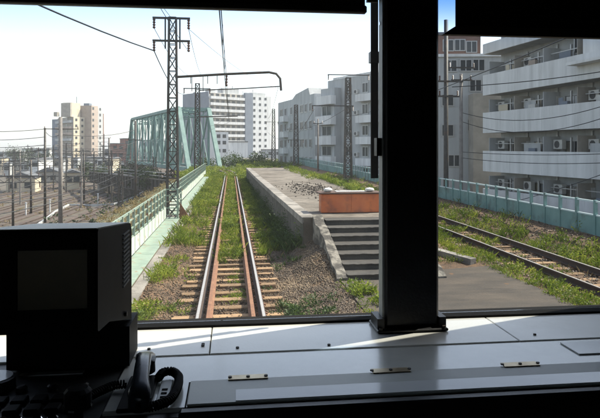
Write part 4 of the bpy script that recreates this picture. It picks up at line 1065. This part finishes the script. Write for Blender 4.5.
# centre pillar with its foot bracket
pl = cp('windscreen_pillar', M_black, .507,.692,1.872,1.932,DZ+.012,3.94, bev=.008)
cp('pillar_lit_side', M_pillar, .4995,.506,1.88,1.925,DZ+.03,3.93, parent=pl)  # lighter grey paints the sky light on the pillar's left face
cp('foot_bracket', M_black, .475,.715,1.845,1.97,DZ+.0015,DZ+.0115, parent=pl, bev=.003)
for x in (.49,.70): cp('bracket_tab', M_black, x-.012,x+.012,1.86,1.95,DZ+.012,DZ+.045, parent=pl)
for x in (.488,.702): MB().tube([(x,1.853,DZ+.011),(x,1.853,DZ+.018)],.006,8).build('bolt', M_iron, pl)
cp('latch', M_black, .482,.499,1.885,1.92,EYE-.03,EYE+.03, parent=pl)
cp('screw', M_chrome, .4965,.4992,1.90,1.91,3.30,3.31, parent=pl)
# panes set in rubber gaskets
cp('windscreen_pane', G_left, -1.458,.561,2.03,2.036,DZ+.008,3.61)
cp('windscreen_pane', G_right, .691,1.458,2.03,2.036,DZ+.008,3.61)
cp('window_gasket', M_rubber, -1.46,1.46,1.987,2.05,DZ-.001,DZ+.007)
cp('outer_mullion', M_black, .562,.69,2.029,2.06,DZ+.008,3.61)
cp('pillar_light_stop', M_black, .56,.688,1.933,2.028,DZ+.012,3.61, parent=pl)  # hidden plate added behind the pillar to stop stray sun on the sill
# sill and console
cp('sill_panel', M_sill, -1.55,-.064,1.732,1.984,DZ-.05,DZ, bev=.002)
cp('sill_panel', M_sill, -.061,.903,1.732,1.984,DZ-.05,DZ, bev=.002)
cp('sill_panel', M_sill, .906,1.55,1.732,1.984,DZ-.05,DZ, bev=.002)
con = cp('console_top', M_dash, -.296,1.55,1.385,1.7295,DZ-.06,DZ-.003, bev=.004)
cp('console_front', M_black, -.296,1.55,1.36,1.384,1.15,DZ-.012)  # black front and edge paint the shade of the rear-facing side
cp('front_edge_shade', M_black, -.12,1.55,1.352,1.3835,DZ-.04,DZ-.001, bev=.006, parent=con)
lid = cp('access_lid', mat('worn lid paint', (.55,.57,.53), .42, (.47,.49,.46), 3, bump=.04, bscale=140, col3=(.38,.385,.36), scale3=1.6, lo3=.55, hi3=.8), -.103,1.12,1.388,1.528,DZ-.002,DZ+.0035, bev=.0015, parent=con)
cp('lid_reflection', M_gloss, .012,1.12,1.392,1.455,DZ+.0037,DZ+.0055, parent=con)  # pale strip paints the sky's reflection in the lid
cp('lid_gap', M_rubber, -.108,1.12,1.529,1.532,DZ-.0029,DZ-.0015, parent=con); cp('lid_gap', M_rubber, -.108,-.1045,1.388,1.532,DZ-.0029,DZ-.0013, parent=con)
for x in (.045,.43,.80):
    h = cp('hinge', M_brass, x-.052,x+.052,1.516,1.546,DZ+.004,DZ+.0065, parent=con, bev=.001)
for (x, y) in ((-.245,1.79),(-.252,1.755),(-.085,1.80),(-.085,1.815),(.02,1.77),(.30,1.762),(.98,1.78)):
    MB().tube([(x,y,DZ-.001),(x,y,DZ+.004)],.005,8).build('screw', M_iron, cab)
for k, x in enumerate((-.002,.045,.092,.378,.43,.482,.748,.80,.852)):
    MB().tube([(x,1.531,DZ+.006),(x,1.531,DZ+.009)],.005,8).build('screw', M_iron, con)
# small warning plate on the sill at the right
cp('notice_plate', M_gloss, 1.02,1.3,1.60,1.70,DZ-.002,DZ+.001)
# roller blinds
rb = thing('roller_blind', 'black roller blind across the top of the left windscreen', 'blind', (-.4,1.93,3.37), 'roller blinds')
cp('blind_sheet', M_blind, -1.45,.455,1.94,1.946,3.37,3.9, parent=rb); cp('bottom_rail', M_black, -1.455,.46,1.93,1.956,3.345,3.371, parent=rb, bev=.004)
MB().tube([(-1.23,1.90,3.8),(.46,1.90,3.8)],.03,10).build('roller', M_blind, rb)
cp('cord_bracket', M_black, .461,.50,1.935,1.95,3.385,3.40, parent=rb)
rb2 = thing('roller_blind', 'black roller blind with brown bottom rail lowered over the right windscreen', 'blind', (1.0,1.9,3.28), 'roller blinds')
cp('blind_sheet', M_blind, .764,1.5,1.905,1.911,3.298,3.92, parent=rb2)
mb = MB(); mb.prism([(.715,3.272),(1.51,3.272),(1.51,3.302),(.762,3.302)], 1.895, 1.92, axis='y'); mb.build('bottom_rail', M_blindrail, rb2)
MB().tube([(.75,1.86,3.82),(1.36,1.86,3.82)],.03,10).build('roller', M_blind, rb2)
MB().tube([(1.08,1.90,3.37),(1.08,1.89,3.37)],.004,8).build('stud', M_chrome, rb2)
# wiper outside
wp = thing('windscreen_wiper', 'black windscreen wiper parked upright outside just left of the pillar', 'wiper', (.515,2.09,2.77))
cp('blade', M_rubber, .513,.539,2.085,2.097,2.775,3.75, parent=wp); cp('arm', M_black, .518,.533,2.098,2.107,2.9,3.9, parent=wp)
cp('clip', M_black, .509,.544,2.08,2.112,3.2,3.24, parent=wp)

# ---------------- monitor
mo = thing('monitor', 'bulky black monitor with dark screen standing on the desk at the left', 'monitor', (-.42,1.5,DZ))
xl, xr = -.545, -.286; yf, yb = 1.30, 1.73
zt0, zt1, zb0, zb1 = 2.711, 2.672, 2.488, 2.392
prof = [(yf+.006,zb0),(yf,zb0+.006),(yf,zt0-.006),(yf+.006,zt0),(yb-.02,zt1),(yb,zt1-.02),(yb,zb1),(yf+.12,zb0-.012)]
MB().prism(prof, xl, xr, axis='x').build('housing', M_plastic, mo)
mb = MB(); mb.add([(xl+.004,yf+.004,zt0+.001),(xr-.004,yf+.004,zt0+.001),(xr-.004,yb-.024,zt1+.001),(xl+.004,yb-.024,zt1+.001),(xl+.004,yf+.004,zt0+.003),(xr-.004,yf+.004,zt0+.003),(xr-.004,yb-.024,zt1+.003),(xl+.004,yb-.024,zt1+.003)],[(0,3,2,1),(4,5,6,7),(0,1,5,4),(1,2,6,5),(2,3,7,6),(3,0,4,7)])
mb.build('lit_top', M_lightplate, mo)  # pale grey sheet paints the light falling on the monitor's top
sx0, sx1, sz0, sz1 = -.452, -.307, 2.541, 2.669
bz = MB()
for b in ((xl+.008,sx0,yf-.006,yf+.004,zb0+.008,zt0-.008),(sx1,xr-.006,yf-.006,yf+.004,zb0+.008,zt0-.008),(sx0,sx1,yf-.006,yf+.004,zb0+.008,sz0),(sx0,sx1,yf-.006,yf+.004,sz1,zt0-.008)): bz.box(*b)
bz.build('bezel', M_plastic, mo)
cp('screen', M_screen, sx0+.0005,sx1-.0005,yf-.002,yf+.001,sz0+.0005,sz1-.0005, parent=mo)
for k in range(13):
    z = 2.515 + k*.0115; cp('vent_slot', M_cabgrey, xr+.0002,xr+.003,yb-.14,yb-.05,z,z+.004, parent=mo)
cp('stand', M_plastic, -.606,xr+.006,1.66,1.80,DZ+.001,zb1-.001, parent=mo)
MB().tube([(xr+.001,yb-.12,2.44),(xr+.008,yb-.12,2.44)],.007,8).build('side_screw', M_iron, mo)

# ---------------- driver's desk with switches
M_desk = mat('dark desk panel', (.06,.066,.066), .4, (.048,.053,.053), 8, bump=.05, bscale=90)
dk = thing('control_desk', 'dark driver control desk with switches and knobs below the monitor', 'control desk', (-.8,1.4,1.15))
mb = MB(); mb.prism([(1.05,DZ-.10),(1.28,DZ-.012),(1.728,DZ-.006),(1.728,DZ-.2),(1.05,DZ-.3)], -1.555, -.299, axis='x'); mb.build('desk_panel', M_desk, dk)
def dz_(y): return DZ-.012 + (y-1.28)*(.088/.23) if y < 1.28 else DZ-.012 + (y-1.28)*.0134
for i in range(6):
    for j in range(2):
        x = -.60+i*.046; y = 1.475 - j*.05; z = dz_(y)
        cp('rocker_switch', M_plastic, x-.017,x+.017,y-.019,y+.019,z-.004,z+.012, parent=dk, bev=.003)
for i in range(4):
    x = -.60+i*.075; y = 1.54; MB().tube([(x,y,DZ-.014),(x,y,DZ+.004),(x,y,DZ+.008)],[.014,.014,.008],12).build('push_button', M_black, dk)
for i, x in enumerate((-.497,-.467,-.425,-.393)):
    y = 1.345; z = dz_(y); t_ = MB().tube([(x,y,z-.004),(x,y-.004,z+.02),(x,y-.006,z+.024)],[.013,.013,.009],12).build('chrome_button', M_chrome, dk)
x, y = -.343, 1.36; z = dz_(y)
kb = MB().tube([(x,y,z-.004),(x,y,z+.035),(x,y,z+.04),(x,y,z+.07),(x,y,z+.078)],[.012,.012,.03,.03,.022],14).build('selector_knob', M_plastic, dk)
MB().tube([(x,y,z+.034),(x,y,z+.039)],[.0315,.0315],14).build('knob_ring', M_chrome, kb)
x, y = -.60, 1.565; MB().tube([(x,y,DZ-.014),(x,y,DZ+.02),(x,y,DZ+.022)],[.05,.05,.045],18).build('gauge', M_black, dk); MB().tube([(x,y,DZ+.0221),(x,y,DZ+.024)],[.043,.043],18).build('gauge_face', M_gloss, dk)
cp('sun_streak', M_sill, -.565,-.40,1.636,1.656,DZ-.0072,DZ-.004, parent=dk)  # cream slip paints a streak of sunlight across the desk

# ---------------- telephone handset, cradle and curly cord
hs = thing('handset', 'dark telephone handset resting in its cradle on the console', 'handset', (-.22,1.46,DZ))
mb = MB(); pts = []; rs = []
V_ = []; n = 12; secs = 15
for i in range(secs):
    t = i/(secs-1); y = 1.335 + .27*t; x = -.205 - .022*t
    arch = .026*math.sin(math.pi*t); endf = max(0, 1-min(t,1-t)/.22)
    w = .019 + .012*endf; h = .013 + .010*endf; z = DZ + .048 + arch - .012*endf
    if i in (0, secs-1): w *= .72; h *= .72
    for k in range(n):
        an = 2*math.pi*k/n; V_.append((x + w*math.copysign(abs(math.cos(an))**.7, math.cos(an)), y, z + h*math.copysign(abs(math.sin(an))**.7, math.sin(an))))
F_ = [(i*n+k,i*n+(k+1)%n,(i+1)*n+(k+1)%n,(i+1)*n+k) for i in range(secs-1) for k in range(n)] + [tuple(range(n))[::-1], tuple((secs-1)*n+k for k in range(n))]
mb.add(V_, F_).build('grip', M_handset, hs, smooth=True)
for (x, y, nm) in ((-.206,1.36,'mouthpiece'),(-.226,1.578,'earpiece')):
    MB().tube([(x,y,DZ+.038),(x,y,DZ+.014),(x,y,DZ+.010)],[.026,.027,.02],14).build(nm, M_plastic, hs, smooth=False)
crd = thing('cradle', 'black handset cradle with pale slotted plate screwed to the console', 'cradle', (-.2,1.46,DZ))
cp('base_plate', M_plastic, -.262,-.188,1.37,1.57,DZ-.0025,DZ+.008, parent=crd, bev=.003)
lp = cp('slotted_plate', M_lightplate, -.178,-.148,1.40,1.535,DZ-.0025,DZ+.006, parent=crd, bev=.002)
for y in (1.425,1.447,1.469): MB().bbox(-.170,-.156,y,y+.010,DZ+.0061,DZ+.0075,.0005).build('slot', M_rubber, lp)
def coil(label, path, rad, turns, wr):
    pts = [Vector(p) for p in path]; seg = []; 
    L = [0]
    for a_, b_ in zip(pts, pts[1:]): L.append(L[-1] + (b_-a_).length)
    N = turns*9; out = []
    for i in range(N+1):
        s = L[-1]*i/N; k = max(j for j in range(len(L)-1) if L[j] <= s+1e-9); t = (s-L[k])/(L[k+1]-L[k]); p = pts[k].lerp(pts[k+1], t)
        d = (pts[k+1]-pts[k]).normalized(); e1 = d.cross(Vector((0,0,1))).normalized(); e2 = d.cross(e1)
        an = 2*math.pi*i/9; out.append(p + (e1*math.cos(an)+e2*math.sin(an))*rad)
    return MB().tube(out, wr, 5).build('curly_cord', M_plastic, smooth=True, label=label, cat='cord', group='handset cords')
def arc(ctrl, n=10):
    """smooth curve through control points (Catmull-Rom)"""
    c = [Vector(p) for p in ctrl]; c = [c[0]*2-c[1]] + c + [c[-1]*2-c[-2]]; o = []
    for i in range(1, len(c)-2):
        for k in range(n):
            t = k/n; o.append(.5*((2*c[i]) + (c[i+1]-c[i-1])*t + (2*c[i-1]-5*c[i]+4*c[i+1]-c[i+2])*t*t + (3*c[i]-c[i-1]-3*c[i+1]+c[i+2])*t**3))
    return o + [c[-2]]
z = DZ + .014
coil('curly black cord looping round the pale slotted plate', arc([(-.186,1.53,z),(-.178,1.565,z),(-.155,1.57,z),(-.134,1.53,z),(-.132,1.46,z),(-.142,1.40,z),(-.165,1.372,z),(-.19,1.36,z)]), .0095, 46, .0028)
coil('curly black cord lying left of the handset', arc([(-.262,1.50,z),(-.29,1.495,z),(-.32,1.46,z),(-.345,1.42,z)]), .009, 18, .0026)
MB().tube(arc([(-.345,1.42,z),(-.352,1.405,z-.004),(-.36,1.395,z-.016)]), .006, 6).build('cord_plug', M_plastic, smooth=True, label='small black plug where the left curly cord meets the desk', cat='plug')

# ================================================================ thin haze in the air
hzm = bpy.data.materials.new('thin haze'); hzm.use_nodes = True; nt = hzm.node_tree
for n_ in list(nt.nodes): nt.nodes.remove(n_)
o_ = nt.nodes.new('ShaderNodeOutputMaterial'); v_ = nt.nodes.new('ShaderNodeVolumePrincipled')
v_.inputs['Color'].default_value = (.93,.95,.97,1); v_.inputs['Density'].default_value = HAZE; v_.inputs['Anisotropy'].default_value = .2
nt.links.new(v_.outputs[0], o_.inputs['Volume'])
MB().box(-1510,1510,-100,2610,-7.2,36).build('haze', hzm, kind='stuff', label='thin pale haze over the yard and the town', cat='haze')
